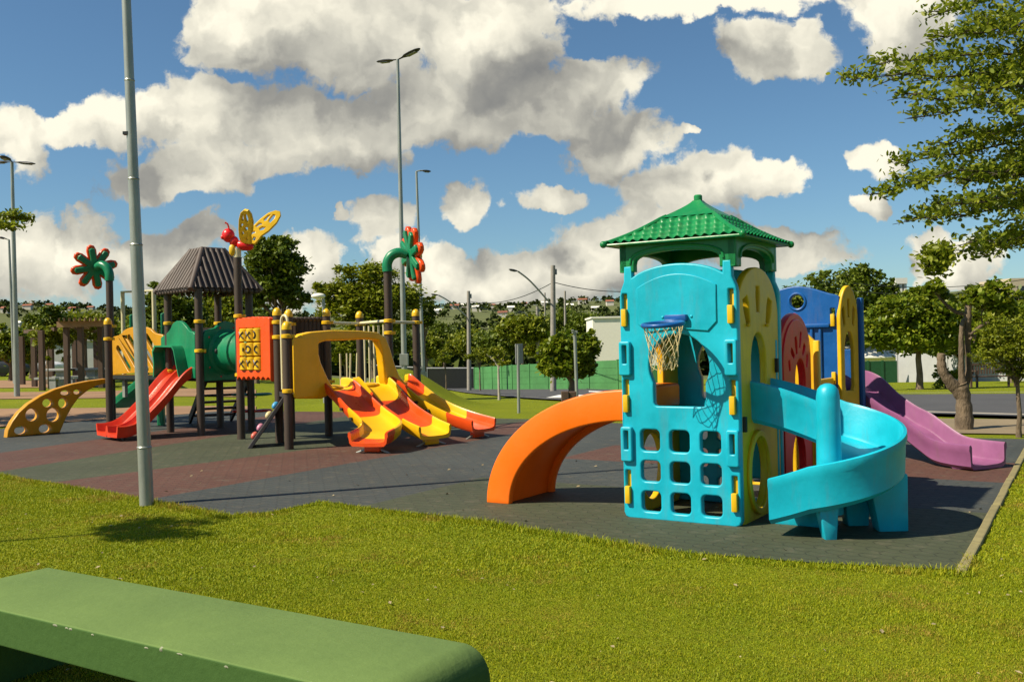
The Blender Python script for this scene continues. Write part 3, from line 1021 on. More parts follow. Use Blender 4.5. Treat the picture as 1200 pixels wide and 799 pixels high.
# hut roof
rc_ = (pa + pb + pc + pe) / 4
ux = ((pb - pa) + (pe - pc)).normalized(); uy = V((-ux.y, ux.x, 0))
HE2, HT2, ZE2, ZT2 = 0.645, 0.195, 2.50, 3.22
mb = MB()
for k in range(4):
    a = math.pi / 2 * k
    U_ = ux * math.cos(a) + uy * math.sin(a); V_ = uy * math.cos(a) - ux * math.sin(a)
    nrm = (UP * (HE2 - HT2) - V_ * (ZT2 - ZE2) * -1 * -1).normalized()
    rows = []
    for j in range(9):
        f = j / 8
        half = HE2 + (HT2 - HE2) * f
        row = []
        for i in range(89):
            s = -1 + 2 * i / 88
            x = s * HE2
            x = max(-half, min(half, x))
            w = abs(math.sin(math.pi * (s * HE2) / 0.1075)) ** 0.7
            row.append(rc_ + U_ * x - V_ * half + UP * (ZE2 + (ZT2 - ZE2) * f) + nrm * 0.075 * w * (0 if abs(x) >= half - 1e-6 else 1))
        rows.append(row)
    mb.loft(rows, closed=False, caps=False)
hut = mb.build('hut_roof', M['roofing'], play, 'all')
tag(hut, 'brown ribbed hut roof')
mb = MB()
for x, y in ((-1, -1), (1, -1), (1, 1), (-1, 1)):
    mb.tube([rc_ + ux * x * (HE2 + .03) + uy * y * (HE2 + .03) + UP * (ZE2 - 0.01), rc_ + ux * x * HT2 + uy * y * HT2 + UP * (ZT2 + 0.02)], 0.055, 10)
for k in range(4):
    c = [rc_ + ux * x * HT2 + uy * y * HT2 + UP * ZT2 for x, y in ((-1, -1), (1, -1), (1, 1), (-1, 1))]
    mb.tube([c[k], c[(k + 1) % 4]], 0.055, 8)
mb.loft([[rc_ + ux * x * HT2 + uy * y * HT2 + UP * (ZT2 + dz) for x, y in ((-1, -1), (1, -1), (1, 1), (-1, 1))] for dz in (-0.03, 0.0)])
mb.build('ridge_pole', M['roofing'], hut, True)
mb = MB()
for k in range(4):
    a = math.pi / 2 * k
    U_ = ux * math.cos(a) + uy * math.sin(a); V_ = uy * math.cos(a) - ux * math.sin(a)
    for i in range(12):
        x = (-5.5 + i) * 0.1075
        mb.ball(rc_ + U_ * x - V_ * (HE2 + 0.005) + UP * (ZE2 - 0.01), (0.046, 0.03, 0.045), 8, 6, (U_, V_, UP))
mb.build('scalloped_eave', M['roofing'], hut, True)


def between(p, q):
    """Frame of the panel between two posts, its face turned towards the viewer; returns frame and width."""
    u = (q - p); L = u.length; u = u / L
    return Frame(p, u, V((-u.y, u.x, 0))), L


# golden panel with slanted slots
fr, L = between(p1, pa)
def slant(x, y0, y1, w=0.09):
    """A slanted rounded slot from the upper left to the lower right."""
    p, q = V((x, y1)), V((x + (y1 - y0) * 0.95, y0))
    d = (q - p).normalized(); n = V((-d.y, d.x))
    out = []
    for c, s in ((p, 1), (q, -1)):
        for k in range(7):
            t = math.pi / 2 + math.pi * k / 6
            v_ = d * math.cos(t) * s + n * math.sin(t) * s
            out.append(tuple(c + v_ * w / 2))
    return out
x0, x1 = 0.10, L - 0.10
pout = [(x0, 1.02), (x1, 1.02), (x1, 1.68), (x1 - 0.05, 1.75), (x1 - 0.28, 1.78)] + [((x0 + x1) / 2 + (x1 - x0) * 0.30 * math.cos(t), 1.80 + 0.12 * math.sin(t)) for t in np.linspace(0.15, math.pi - 0.15, 11)] + [(x0 + 0.28, 1.78), (x0 + 0.05, 1.75), (x0, 1.68)]
hs = []
mid = (x0 + x1) / 2
hw_s = (x1 - x0) / 2 - 0.20
for c in (-0.88, -0.58, -0.28, 0.02, 0.32):
    # the line x = mid + c + (1.72 - z), clipped to the panel's field
    a = max(-hw_s, c); b = min(hw_s, c + 0.58)
    if b - a < 0.12: b = a + 0.12
    za_, zb_ = 1.72 - (a - c), 1.72 - (b - c)
    p, q = V((mid + a, za_)), V((mid + b, zb_))
    d = (q - p).normalized(); n_ = V((-d.y, d.x)); out = []
    for c_, s_ in ((p, 1), (q, -1)):
        for k in range(7):
            t = math.pi / 2 + math.pi * k / 6
            out.append(tuple(c_ + (d * math.cos(t) + n_ * math.sin(t)) * s_ * 0.056))
    hs.append(out)
me = plate(pout, hs, fr.u, UP, fr.o, 0.06, 0.014, 2)
gp = link_mesh('barrier_panel', me, M['golden'], play, True)
tag(gp, 'golden panel with slanted slots')
MB().box(fr(L / 2, 0, 0.985), (L - 0.1, 0.09, 0.07), fr.ax()).build('deck_edge', M['darkmetal'], play)
MB().box(fr(0.30, 0.1, 0.78), (0.09, 0.06, 0.36), fr.ax()).box(fr(0.9, 0.5, 0.78), (0.09, 0.06, 0.36), fr.ax()).build('deck_bracket', M['galv'], play)

# yellow climbing wall: two curved cheeks with round holes and a ladder of rungs
fc, Lc = between(gnd(10, 513), p1)
outp = [(8, 513.5), (9, 504), (14, 494), (22, 483), (33, 473), (47, 464), (64, 456), (84, 450), (104, 446), (124, 443.5), (125, 449), (113, 452), (102, 458), (92, 466), (84, 477), (77, 490), (72, 502), (70, 511)]
lo = [fc.hit(*q) for q in outp]
hol = [((24.5, 504), .10, .07), ((53, 502), .10, .075), ((37.5, 486), .10, .11), ((62.5, 486), .11, .12), ((56, 472), .085, .075), ((74, 472), .08, .09), ((77, 460), .085, .045), ((91, 459), .07, .045)]
hl = [ell(*fc.hit(*c), rx * 1.15, ry * 1.05, 18) for c, rx, ry in hol]
lo = [(u, max(z, 0.01)) for u, z in lo]
me = plate(lo, hl, fc.u, UP, fc.o + fc.v * 0.06, 0.15, 0.02, 2)
yc = link_mesh('climbing_arch', me, M['golden'], play, True)
tag(yc, 'golden climbing arch with round holes')

# green arch over the red slide
fr, L = between(pa, pb)
gx0, gx1 = -0.20, L - 0.06
gout = [(gx0, 0.98)] + [(gx1, 0.98), (gx1, 1.74)] + [((gx0 + gx1) / 2 + (gx1 - gx0) * 0.5 * c, 1.76 + s) for c, s in ((0.9, .02), (0.72, .03), (0.55, .10), (0.35, .18), (0.15, .22), (-0.05, .22), (-0.25, .18), (-0.42, .08), (-0.6, .02), (-0.85, -.03))] + [(gx0, 1.70)]
ghole = [(gx0 + 0.17, 1.0), (gx1 - 0.30, 1.0), (gx1 - 0.34, 1.15), (gx1 - 0.42, 1.45), (gx1 - 0.46, 1.50), (gx0 + 0.20, 1.52), (gx0 + 0.16, 1.46)]
me = plate(gout, [ghole], fr.u, UP, fr.o - fr.v * 0.02, 0.07, 0.016, 2)
gh = link_mesh('slide_arch', me, M['jade'], play, True)
tag(gh, 'jade green arch over the red double slide')
# its projecting hood
hood = [fr(gx0 + 0.08, -0.03, 1.0), fr(gx0 + 0.10, -0.03, 1.25), fr(gx0 + 0.06, -0.03, 1.46), fr(gx0 + 0.16, -0.03, 1.56), fr(gx1 - 0.45, -0.03, 1.545), fr(gx1 - 0.38, -0.03, 1.48), fr(gx1 - 0.28, -0.03, 1.2), fr(gx1 - 0.2, -0.03, 1.0)]
sec1 = [p - fr.v * 0.22 + UP * 0.0 for p in hood]
inn0 = [p + (fr(L / 2 - 0.13, -0.03, 1.2) - p) * 0.07 for p in hood]; inn1 = [p + (fr(L / 2 - 0.13, -0.25, 1.2) - p) * 0.07 for p in sec1]
mb = MB()
mb.loft([hood, sec1, inn1, inn0], closed=False, caps=False)
mb.build('slide_hood', M['jade'], gh, True, recalc=True)

# bright red double slide
sd_ = V((-0.735, -0.678, 0)).normalized(); sl_ = V((-sd_.y, sd_.x, 0))
e_ = V((-6.74, 16.02, 0))
Lr = 1.42
ctrl = [(0, 1.05), (0.12, 1.04), (0.30, 0.92), (0.62, 0.57), (0.95, 0.26), (1.12, 0.15), (1.28, 0.115), (1.42, 0.12)]
path = []
for p in smooth_path([V((s, 0, z)) for s, z in ctrl], 6):
    q = e_ - sd_ * (Lr - p.x)
    path.append((V((q.x, q.y, p.z)), sl_, UP))
w = 0.47; prof = []
for side in (-1, 1):
    c = side * w / 2
    seg = [(c - w / 2 + 0.03, 0.125)]
    for k in range(9):
        a = math.pi * (1 - k / 8)
        seg.append((c + (w / 2 - 0.055) * math.copysign(abs(math.cos(a)) ** 0.6, math.cos(a)), 0.03 * (1 - math.sin(a))))
    seg.append((c + w / 2 - 0.03, 0.125))
    prof += seg
prof += [(w - 0.01, 0.15), (w + 0.012, 0.13), (w, 0.05), (w - 0.03, -0.05), (0.02, -0.06), (0, -0.02), (-0.02, -0.06), (-w + 0.03, -0.05), (-w, 0.05), (-w - 0.012, 0.13), (-w + 0.01, 0.15)]
rs = chute(path, prof).build('double_slide', M['slide_red'], play, True)
tag(rs, 'bright red double slide')
MB().cyl(e_ - sd_ * 0.18 - sl_ * 0.25, e_ - sd_ * 0.18 - sl_ * 0.25 + UP * 0.12, 0.03).cyl(e_ - sd_ * 0.18 + sl_ * 0.25, e_ - sd_ * 0.18 + sl_ * 0.25 + UP * 0.12, 0.03).build('slide_foot', M['darkmetal'], rs)

# green panel with a crawl tube
fr, L = between(pb, pe)
gout = [(0.05, 0.93), (L - 0.05, 0.93), (L - 0.05, 1.72), (L - 0.10, 1.80), (L * 0.72, 1.84), (L * 0.62, 1.93), (L * 0.5, 1.955), (L * 0.38, 1.93), (L * 0.28, 1.84), (0.10, 1.80), (0.05, 1.72)]
fr2 = Frame(pb + (pe - pb).normalized() * 0.0 - V((0, 0, 0)), (pd - pb).normalized() * 0.35 + (pe - pb).normalized() * 0.65, V((0, 1, 0)))
pu = fr.u; pn = V((pu.y, -pu.x, 0))          # pn: out of the tower towards the next one
me = plate(gout, [ell(L / 2, 1.42, 0.30, 0.30)], pu, UP, pb + pn * 0.02, 0.07, 0.016, 2)
gpn = link_mesh('tube_panel', me, M['jade'], play, True)
tag(gpn, 'jade green panel holding the crawl tube')
tc = pb + pu * (L / 2) + UP * 1.42
tl = ((pd + pf) / 2 - (pb + pe) / 2).length
mb = MB()
prof = [(0.30, 0.0), (0.40, 0.0), (0.40, 0.06), (0.345, 0.09), (0.345, 0.42), (0.375, 0.44), (0.375, 0.50), (0.345, 0.52), (0.345, 0.95), (0.30, 0.95)]
n = 26; vs = []; fs = []
for r, z in prof:
    vs += [tc + pn * z + pu * (r * math.cos(2 * math.pi * k / n)) + UP * (r * math.sin(2 * math.pi * k / n)) for k in range(n)]
m_ = len(prof)
for i in range(m_):
    j = (i + 1) % m_
    fs += [(i * n + k, i * n + (k + 1) % n, j * n + (k + 1) % n, j * n + k) for k in range(n)]
mb.add(vs, fs)
tb = mb.build('crawl_tube', M['jade'], play, True)
for k in range(10):
    a = 2 * math.pi * k / 10
    MB().ball(tc + pn * 0.045 + pu * (0.46 * math.cos(a)) + UP * (0.44 * math.sin(a)), 0.020, 8, 6).build('bolt', M['red'], gpn)
MB().ball(tc + pn * 0.2 - pu * 0.34 + UP * 0.02, (0.035, 0.035, 0.045), 10, 8).build('vent', M['recess'], tb, True)

# orange noughts and crosses panel
fr, L = between(pd, pf)
ox0, ox1 = 0.02, L - 0.10
n = 60
top = [(ox1 - (ox1 - ox0) * k / n, 1.935 + 0.02 * abs(math.sin(math.pi * k / n * 7)) + 0.02 * math.sin(math.pi * k / n)) for k in range(n + 1)]
bot = [(ox0 + (ox1 - ox0) * k / n, 0.955 + 0.055 * abs(math.sin(math.pi * k / n * 7)) + 0.015 * math.sin(math.pi * k / n)) for k in range(n + 1)]
gw0, gw1, gz0, gz1 = ox0 + 0.10, ox1 - 0.25, 1.12, 1.80
me = plate(bot + top, [[(gw0, gz0), (gw1, gz0), (gw1, gz1), (gw0, gz1)]], fr.u, UP, fr.o - fr.v * 0.03, 0.09, 0.014, 2)
tt = link_mesh('game_panel', me, M['slide_orange'], play, True)
tag(tt, 'orange noughts and crosses panel')
MB().box(fr((gw0 + gw1) / 2, 0.07, (gz0 + gz1) / 2), (gw1 - gw0 + 0.04, 0.01, gz1 - gz0 + 0.04), fr.ax()).build('backing', M['slide_orange'], tt)
sx = (gw1 - gw0) / 3; sz = (gz1 - gz0) / 3
marks = [['X', '(', ')'], ['|', 'O', 'C'], ['(', 'Y', 'X']]
for r in range(3):
    MB().cyl(fr(gw0, -0.03, gz1 - sz * (r + 0.5)), fr(gw1, -0.03, gz1 - sz * (r + 0.5)), 0.012).build('axle', M['galv'], tt)
    for c in range(3):
        cx, cz = gw0 + sx * (c + 0.5), gz1 - sz * (r + 0.5)
        rr = sz * 0.43
        prof = []
        cyl = MB().lathe(fr(cx, -0.03, cz - sz * 0.46), [(sx * 0.40, 0), (sx * 0.47, sz * 0.05), (sx * 0.47, sz * 0.87), (sx * 0.40, sz * 0.92)], 20, fr.ax()).build('drum', M['cap'], tt, True)
        y = -0.03 - sx * 0.47
        mk = MB()
        m_ = marks[r][c]
        s_ = min(sx, sz) * 0.27
        def stroke(pts): mk.tube([fr(cx + a * s_, -0.03 - math.sqrt(max((sx * 0.47) ** 2 - (a * s_) ** 2, 0)) - 0.001, cz + b * s_) for a, b in pts], 0.014, 6)
        if m_ == 'X': stroke([(-1, -1), (0, 0), (1, 1)]); stroke([(-1, 1), (0, 0), (1, -1)])
        elif m_ == 'O': stroke([(math.cos(t), math.sin(t)) for t in np.linspace(0, 2 * math.pi, 17)])
        elif m_ == '(': stroke([(0.9, 1), (0.1, 0.0), (0.9, -1)]); stroke([(-0.9, 1), (-0.3, 0.0), (-0.9, -1)])
        elif m_ == ')': stroke([(-0.5 + 0.9 * math.cos(t), math.sin(t)) for t in np.linspace(-1.5, 1.5, 9)])
        elif m_ == '|': stroke([(0.9, 0.5), (0.9, -0.5)])
        elif m_ == 'C': stroke([(0.9 + 0.9 * math.cos(t), math.sin(t)) for t in np.linspace(1.6, 4.7, 9)])
        elif m_ == 'Y': stroke([(-0.8, 0.9), (0, 0), (0.8, 0.9)]); stroke([(0, 0), (0, -0.8)])
        mk.build('mark', M['mark'], cyl)

# yellow hood over the three slides
HF = Frame(pg, hood_d, V((-hood_d.y, hood_d.x, 0)))
hpx = [(347, 467), (372, 467), (388, 459), (379, 443), (371, 425), (366.5, 408), (369, 402), (377, 399.5), (400, 399), (425, 397.5), (438, 399), (442, 409), (444, 430), (446, 448), (452, 458), (462, 459), (476, 455), (463, 440), (457, 425), (452, 408), (447, 395), (437, 389.5), (415, 387.5), (385, 387), (360, 389), (349, 391.5), (346.5, 395)]
loop = [HF.hit(*q) for q in hpx]
me = plate(loop, [], HF.u, UP, HF.o - HF.v * 0.03, 0.16, 0.03, 3)
hd = link_mesh('slide_hood', me, M['mid_yellow'], play, True)
tag(hd, 'golden arch over the three banded slides')
me = plate(rrect(0.02, 0.50, 0.74, 1.62, 0.05), [], HF.u, UP, HF.o - HF.v * 0.10, 0.03, 0.012, 2)
link_mesh('side_field', me, M['mid_yellow'], hd, True)

# the three banded slides
def banded(pxy0, z0, end, bend, name, bands, rot):
    """pxy0: start on the hood line; end: point on the ground; bend: a sideways bulge."""
    s = V(pxy0); e = V(end)
    pts = [s - hood_n * 0.12, s + hood_n * 0.10]
    d = e - s
    pts += [s + d * 0.40 + bend * 0.75, s + d * 0.72 + bend, e - d * 0.04]
    zs = [z0, z0 - 0.02, z0 - 0.37, 0.25, 0.15]
    P = smooth_path([V((p.x, p.y, z)) for p, z in zip(pts, zs)], 14)
    path = []
    for i, p in enumerate(P):
        t = (P[min(i + 1, len(P) - 1)] - P[max(i - 1, 0)])
        t = V((t.x, t.y, 0)).normalized()
        path.append((p, V((-t.y, t.x, 0)), UP))
    prof = u_profile(0.285, 0.125, 0.06, 0.035, 0.028)
    rings = [[V(p) + s_ * a + u_ * b for a, b in prof] for p, s_, u_ in path]
    # lift the sides near the run-out
    mbx = MB()
    nn = len(prof)
    cuts = [int(len(P) * b) for b in bands]
    for i in range(len(rings) - 1):
        mbx.cur = sum(1 for c in cuts if i >= c) % 2
        base = len(mbx.v)
        mbx.add(rings[i] + rings[i + 1], [(k, (k + 1) % nn, nn + (k + 1) % nn, nn + k) for k in range(nn)])
    mbx.cur = len(cuts) % 2
    mbx.add(rings[-1], [tuple(range(nn))])
    import bmesh
    me = mbx.mesh(name)
    bm = bmesh.new(); bm.from_mesh(me)
    bmesh.ops.remove_doubles(bm, verts=bm.verts, dist=0.0004)
    bmesh.ops.recalc_face_normals(bm, faces=bm.faces)
    bm.to_mesh(me); bm.free()
    return path, me


def slide_at(px, zz): return HF.o + HF.u * HF.hit(px, 455)[0]
specs = [(392, gnd(433, 533), V((0.30, 0.12, 0)), 'banded slide nearest the camera, turning to end towards it', [0.26, 0.52, 0.86]),
         (435, gnd(514, 523), V((0.0, 0.0, 0)), 'middle banded slide', [0.40, 0.74]),
         (468, gnd(572, 514), V((-0.05, 0.10, 0)), 'far banded slide with an orange end', [0.14, 0.38, 0.72])]
for px, end, bend, lab, bands in specs:
    path, me = banded(slide_at(px, 0), 0.83, end, bend, 'banded_slide', bands, 0)
    o = link_mesh('banded_slide', me, [M['mid_yellow'], M['slide_orange']], play, True)
    tag(o, lab)
    p, s, u = path[-6]
    MB().box(V((p.x, p.y, 0.075)), (0.24, 0.09, 0.11), (s, V((-s.y, s.x, 0)), UP)).build('slide_foot', M['slide_orange'] if px != 435 else M['mid_yellow'], o, True, bevel=0.012)
    MB().cyl(V((p.x, p.y, 0.06)) - s * 0.10, V((p.x, p.y, 0.0)) - s * 0.26, 0.016).cyl(V((p.x, p.y, 0.06)) + s * 0.10, V((p.x, p.y, 0.0)) + s * 0.26, 0.016).build('anchor', M['galv'], o)
    for q in (0.45, 0.55):
        p, s, u = path[int(len(path) * q)]
        MB().box(V((p.x, p.y, p.z + 0.03)) - s * 0.298, (0.02, 0.06, 0.045), (s, V((-s.y, s.x, 0)), UP)).build('grip_hole', M['recess'], o)
    p0 = path[2][0]
    MB().ball(p0 + UP * 0.015 + hood_n * 0.03, (0.14, 0.24, 0.05), 14, 8, (hood_n, hood_d, UP)).build('slide_lip', M['mid_yellow'], o, True)

# black climbing plank with coloured grips
tp, bp_ = at(335.5, 463, 14.6), gnd(292, 526)
wd = V((-0.20, 0.98, 0)).normalized()
lx = (tp - bp_).normalized(); ln = lx.cross(wd).normalized()
pl = MB().box((tp + bp_) / 2 + wd * 0.25, ((tp - bp_).length, 0.56, 0.06), (lx, wd, ln)).build('climbing_plank', M['deck'], play, bevel=0.01)
tag(pl, 'black climbing plank with coloured grips')
for (q, m_, ww) in (((322, 475), 'hold_blue', -0.02), ((313, 486), 'hold_cream', 0.05), ((301, 499), 'hold_pink', 0.02), ((297, 510), 'hold_red', -0.02)):
    f = (V((q[0], q[1])) - V((292, 526))).dot(V((335.5 - 292, 463 - 526))) / V((335.5 - 292, 463 - 526)).length_squared
    c = bp_ + (tp - bp_) * f + wd * (0.06 + ww)
    s_ = 1 if ln.dot(V((-1, 0, 0.5))) > 0 else -1
    MB().ball(c + ln * s_ * 0.05, (0.065, 0.05, 0.045), 10, 7, (lx, wd, ln)).build('grip', M[m_], pl, True)
# cream handrail loops
def loop_rail(p, q, z0, z1, r=0.021):
    pts = [p + UP * z0, p + UP * (z1 - 0.10)] + [p + (q - p) * (0.5 - 0.5 * math.cos(t)) + UP * (z1 - 0.10 + 0.10 * math.sin(t)) for t in np.linspace(0.3, math.pi - 0.3, 7)] + [q + UP * (z1 - 0.10), q + UP * z0]
    return MB().tube(pts, r, 10).build('handrail', M['cream'], play, True)
m1, m2 = pf + (pg - pf) * 0.45, pf + (pg - pf) * 0.72
loop_rail(m1, m1 + V((0.12, -0.1, 0)), 0.85, 1.96)
q1 = at_px(146, 19.0); q2 = at_px(182.5, 18.6)
MB().tube([q1 + UP * 0.98, q1 + UP * 2.63, q2 + UP * 2.62, q2 + UP * 0.98], 0.042, 10).build('handrail', M['cream'], play, True)
for q in (q1, q2):
    MB().box(q + UP * 1.98 + V((0.16, 0.12, 0)), (0.16, 0.08, 0.42)).build('side_grip', M['jade'], play, True, bevel=0.03)
# rails and cream bars of the far side
for a, b, z in ((ph, pi_, 1.87), (pi_, pk, 1.88), (pk, pj, 1.86)):
    MB().cyl(a + UP * z, b + UP * z, 0.026).build('rail', M['cream'], play, True)
for k in range(1, 6):
    c = pi_ + (pk - pi_) * (k / 6)
    MB().cyl(c + UP * 0.82, c + UP * 1.82, 0.018, n=10).build('barrier_bar', M['cream'], play, True)
for dx in (0.55, 0.85):
    c = ph + (pi_ - ph).normalized() * dx
    MB().tube([c + UP * 1.35, c + UP * 0.6, c + UP * 0.45 + V((0.06, 0, 0)), c + UP * 0.62 + V((0.15, 0, 0)), c + UP * 1.35 + V((0.18, 0, 0))], 0.016, 8).build('barrier_bar', M['cream'], play, True)
# dark picket barrier
npk = 9
for k in range(npk):
    c = pf2 + (ph - pf2) * ((k + 0.6) / (npk + 0.2)) + V((0.0, 0.12, 0))
    MB().box(c + UP * 1.36, (0.085, 0.04, 1.06)).lathe(c + UP * 1.88, [(0.03, 0), (0.05, 0.035), (0.045, 0.07), (0.012, 0.09)], 10).build('picket', M['post'], play, True)
for z in (1.05, 1.6):
    MB().cyl(pf2 + UP * z + V((0, 0.15, 0)), ph + UP * z + V((0, 0.15, 0)), 0.03).build('rail', M['darkmetal'], play)
# dark stair down the far side
st0 = (pc * 0.72 + pe * 0.28) + UP * 0.98; st1 = gnd(247, 495)
du = (st1 - st0); dh = V((du.x, du.y, 0)).normalized(); dw = V((-dh.y, dh.x, 0))
stair = MB()
for s in (-1, 1):
    stair.loft([[st0 + dw * (s * 0.40 + t * 0.025) + UP * z for t, z in ((-1, -0.14), (1, -0.14), (1, 0.06), (-1, 0.06))], [st1 + dw * (s * 0.40 + t * 0.025) + UP * z for t, z in ((-1, 0.0), (1, 0.0), (1, 0.16), (-1, 0.16))]])
stair.build('stair_stringer', M['deck'], play)
for k in range(1, 7):
    MB().box(st0 + du * (k / 7) + UP * 0.03, (0.76, 0.22, 0.04), (dw, dh, UP)).build('step', M['wood'], play)
# step discs round the rear post
for z, m_ in ((0.62, 'jade'), (0.33, 'slide_red')):
    for dx in (-0.20, 0.22):
        MB().lathe(pe + V((dx, 0.02, z)), [(0.05, 0), (0.15, 0.012), (0.155, 0.03), (0.12, 0.05)], 16).cyl(pe + V((dx * 0.2, 0, z + 0.02)), pe + V((dx, 0, z + 0.02)), 0.025).build('step_disc', M[m_], play, True)
# green curved chute at the back
gq = [at_px(188, 19.2) + UP * 0.98, at_px(180, 19.4) + UP * 0.86, at_px(166, 19.6) + UP * 0.66, at_px(154, 19.8) + UP * 0.48, at_px(146, 20.0) + UP * 0.34]
path = []
P = smooth_path(gq, 6)
for i, p in enumerate(P):
    t = P[min(i + 1, len(P) - 1)] - P[max(i - 1, 0)]; t = V((t.x, t.y, 0)).normalized()
    path.append((p, V((-t.y, t.x, 0)), UP))
chute(path, u_profile(0.26, 0.12, 0.05, 0.03)).build('rear_slide', M['jade'], play, True)
q = at_px(188, 18.9)
MB().box(q + UP * 0.30, (0.13, 0.13, 0.6)).build('slide_post', M['jade'], play, bevel=0.02)
for k in range(11):
    c = (p1 + (pc - pa)) * (1 - (k + 0.5) / 11) + pc * ((k + 0.5) / 11)
    MB().box(c + UP * 1.45, (0.12, 0.04, 0.86)).build('picket', M['post'], play)
# climbing net seen under the green arch
mb = MB()
n0, n1 = pc + (pa - pc) * 0.1, pc + (pe - pc) * 0.9
for k in range(6):
    a = n0 + (n1 - n0) * (k / 5)
    mb.cyl(a + UP * 1.0, a + UP * 1.85 + V((0.1 * (k % 2), 0, 0)), 0.012, n=6)
mb.build('rope', M['net'], play)
me = plate([(0.1, 1.02), (1.0, 1.02), (1.0, 1.55), (0.1, 1.55)], [ell(0.55, 1.3, 0.16, 0.16)], (pe - pc).normalized(), UP, pc, 0.05, 0.012, 2)
link_mesh('rear_panel', me, M['jade'], play, True)
MB().box(at_px(366, 17.3) + UP * 0.93, (0.36, 0.05, 0.3)).build('rear_panel', M['jade'], play, bevel=0.01)


# flowers and butterfly on the tall posts
def flower(p, ztop_, neck, face, r):
    """A green hooked neck on the post ending in a flower whose face points along `face`."""
    neck = V(neck).normalized(); face = V(face).normalized()
    b = p + UP * ztop_
    pts = [b - UP * 0.04, b + UP * 0.10, b + UP * 0.22 + neck * 0.07, b + UP * 0.27 + neck * 0.20, b + UP * 0.22 + neck * 0.33]
    P = smooth_path(pts, 5)
    st = MB().tube(P, [0.084] * (len(P) - 6) + [0.082, 0.08, 0.076, 0.072, 0.068, 0.064], 14).build('flower_stem', M['jade'], play, True)
    c = P[-1] + face * 0.05
    X = face.cross(UP).normalized(); Y = X.cross(face).normalized()
    def star(n, r0, r1, wid, off):
        o = []
        for k in range(n):
            a0 = 2 * math.pi * k / n + off
            for da, rr in ((-0.5, r0), (-0.34, r1 * wid), (-0.19, r1 * 0.95), (0.0, r1), (0.19, r1 * 0.95), (0.34, r1 * wid)):
                a = a0 + da * 2 * math.pi / n
                o.append((rr * math.cos(a), rr * math.sin(a)))
        return o
    me = plate(star(8, r * 0.50, r, 0.78, 0.2), [], X, Y, c + face * 0.06, 0.09, 0.03, 2)
    o = link_mesh('flower_petals', me, M['slide_orange'], st, True)
    me = plate(star(8, r * 0.34, r * 0.86, 0.52, 0.2), [], X, Y, c - face * 0.0, 0.07, 0.022, 2)
    link_mesh('flower_sepals', me, M['jade'], st, True)
    MB().ball(c + face * 0.11, (r * 0.34, r * 0.34, 0.09), 16, 8, (X, Y, face)).build('flower_centre', M['cap'], st, True)


flower(p1, 2.86, V((-0.86, 0.35, 0)), V((-0.62, 0.78, 0.18)), 0.44)
flower(pk, 2.74, V((1, 0.06, 0)), V((0.91, 0.40, 0.12)), 0.50)

bz = pd + UP * 2.95
MB().cyl(pd + UP * 2.90, pd + UP * 3.10, 0.062, n=16).build('post_sleeve', M['cream'], play, True)
bw_ = MB()
bd_ = V((0.80, -0.5, 0)).normalized(); bside = V((-bd_.y, bd_.x, 0))
# body runs from head (to the left) to tail
hb = bz + UP * 0.19 + V((0.06, 0, 0))
body = MB().ball(hb + V((0.06, 0, 0.0)), (0.15, 0.085, 0.082), 16, 10, (V((0.95, 0, -0.2)).normalized(), V((0, 1, 0)), V((0.2, 0, 0.95)).normalized()))
bo = body.build('butterfly_body', M['red'], play, True)
MB().ball(hb + V((-0.20, 0, 0.17)), (0.105, 0.10, 0.115), 14, 10).ball(hb + V((-0.11, 0, 0.07)), (0.08, 0.075, 0.09), 12, 8).ball(hb + V((-0.275, -0.04, 0.14)), 0.04, 8, 6).build('butterfly_head', M['red'], bo, True)
MB().tube([hb + V((-0.17, -0.05, 0.27)), hb + V((-0.19, -0.06, 0.35)), hb + V((-0.23, -0.06, 0.37))], 0.014, 6).build('feeler', M['red'], bo, True)
MB().ball(hb + V((-0.13, -0.03, -0.07)), (0.06, 0.05, 0.10), 10, 8).build('butterfly_arm', M['cap'], bo, True)
def wing(O, X, Y, flip):
    out = [(-0.06, 0.0), (0.10, -0.06), (0.26, -0.10), (0.36, 0.02), (0.42, 0.12), (0.60, 0.25), (0.80, 0.47), (0.90, 0.68), (0.88, 0.80), (0.76, 0.84), (0.58, 0.78), (0.38, 0.62), (0.16, 0.38), (0.0, 0.16)]
    holes = [[(0.62, 0.44), (0.76, 0.60), (0.80, 0.74), (0.72, 0.76), (0.60, 0.60), (0.56, 0.50)],
             [(0.54, 0.54), (0.58, 0.62), (0.68, 0.76), (0.58, 0.72), (0.44, 0.58), (0.46, 0.52)],
             [(0.36, 0.26), (0.48, 0.28), (0.56, 0.38), (0.44, 0.40), (0.34, 0.34)],
             [(0.40, 0.45), (0.48, 0.46), (0.42, 0.52), (0.34, 0.50), (0.24, 0.40), (0.28, 0.36)],
             [(0.14, 0.16), (0.28, 0.22), (0.28, 0.29), (0.16, 0.28)],
             [(0.18, 0.02), (0.27, -0.02), (0.31, 0.10), (0.22, 0.13)]]
    K = 0.64
    hc = [(sum(p[0] for p in h) / len(h), sum(p[1] for p in h) / len(h)) for h in holes]
    holes = [[(c[0] + (x - c[0]) * 0.72, c[1] + (y - c[1]) * 0.72) for x, y in h] for c, h in zip(hc, holes)]
    me = plate([(x * K, y * K) for x, y in out], [[(x * K, y * K) for x, y in h] for h in holes], X, Y, O, 0.045, 0.010, 2)
    return link_mesh('butterfly_wing', me, M['cap'], bo, True)
wing(hb + V((0.06, 0.0, 0.06)), V((0.85, 0.10, 0.05)).normalized(), V((-0.05, 0.35, 0.90)).normalized(), 1)
o_ = hb + V((0.05, -0.06, 0.06))
Xw = V((-0.30, -0.70, 0.05)).normalized()
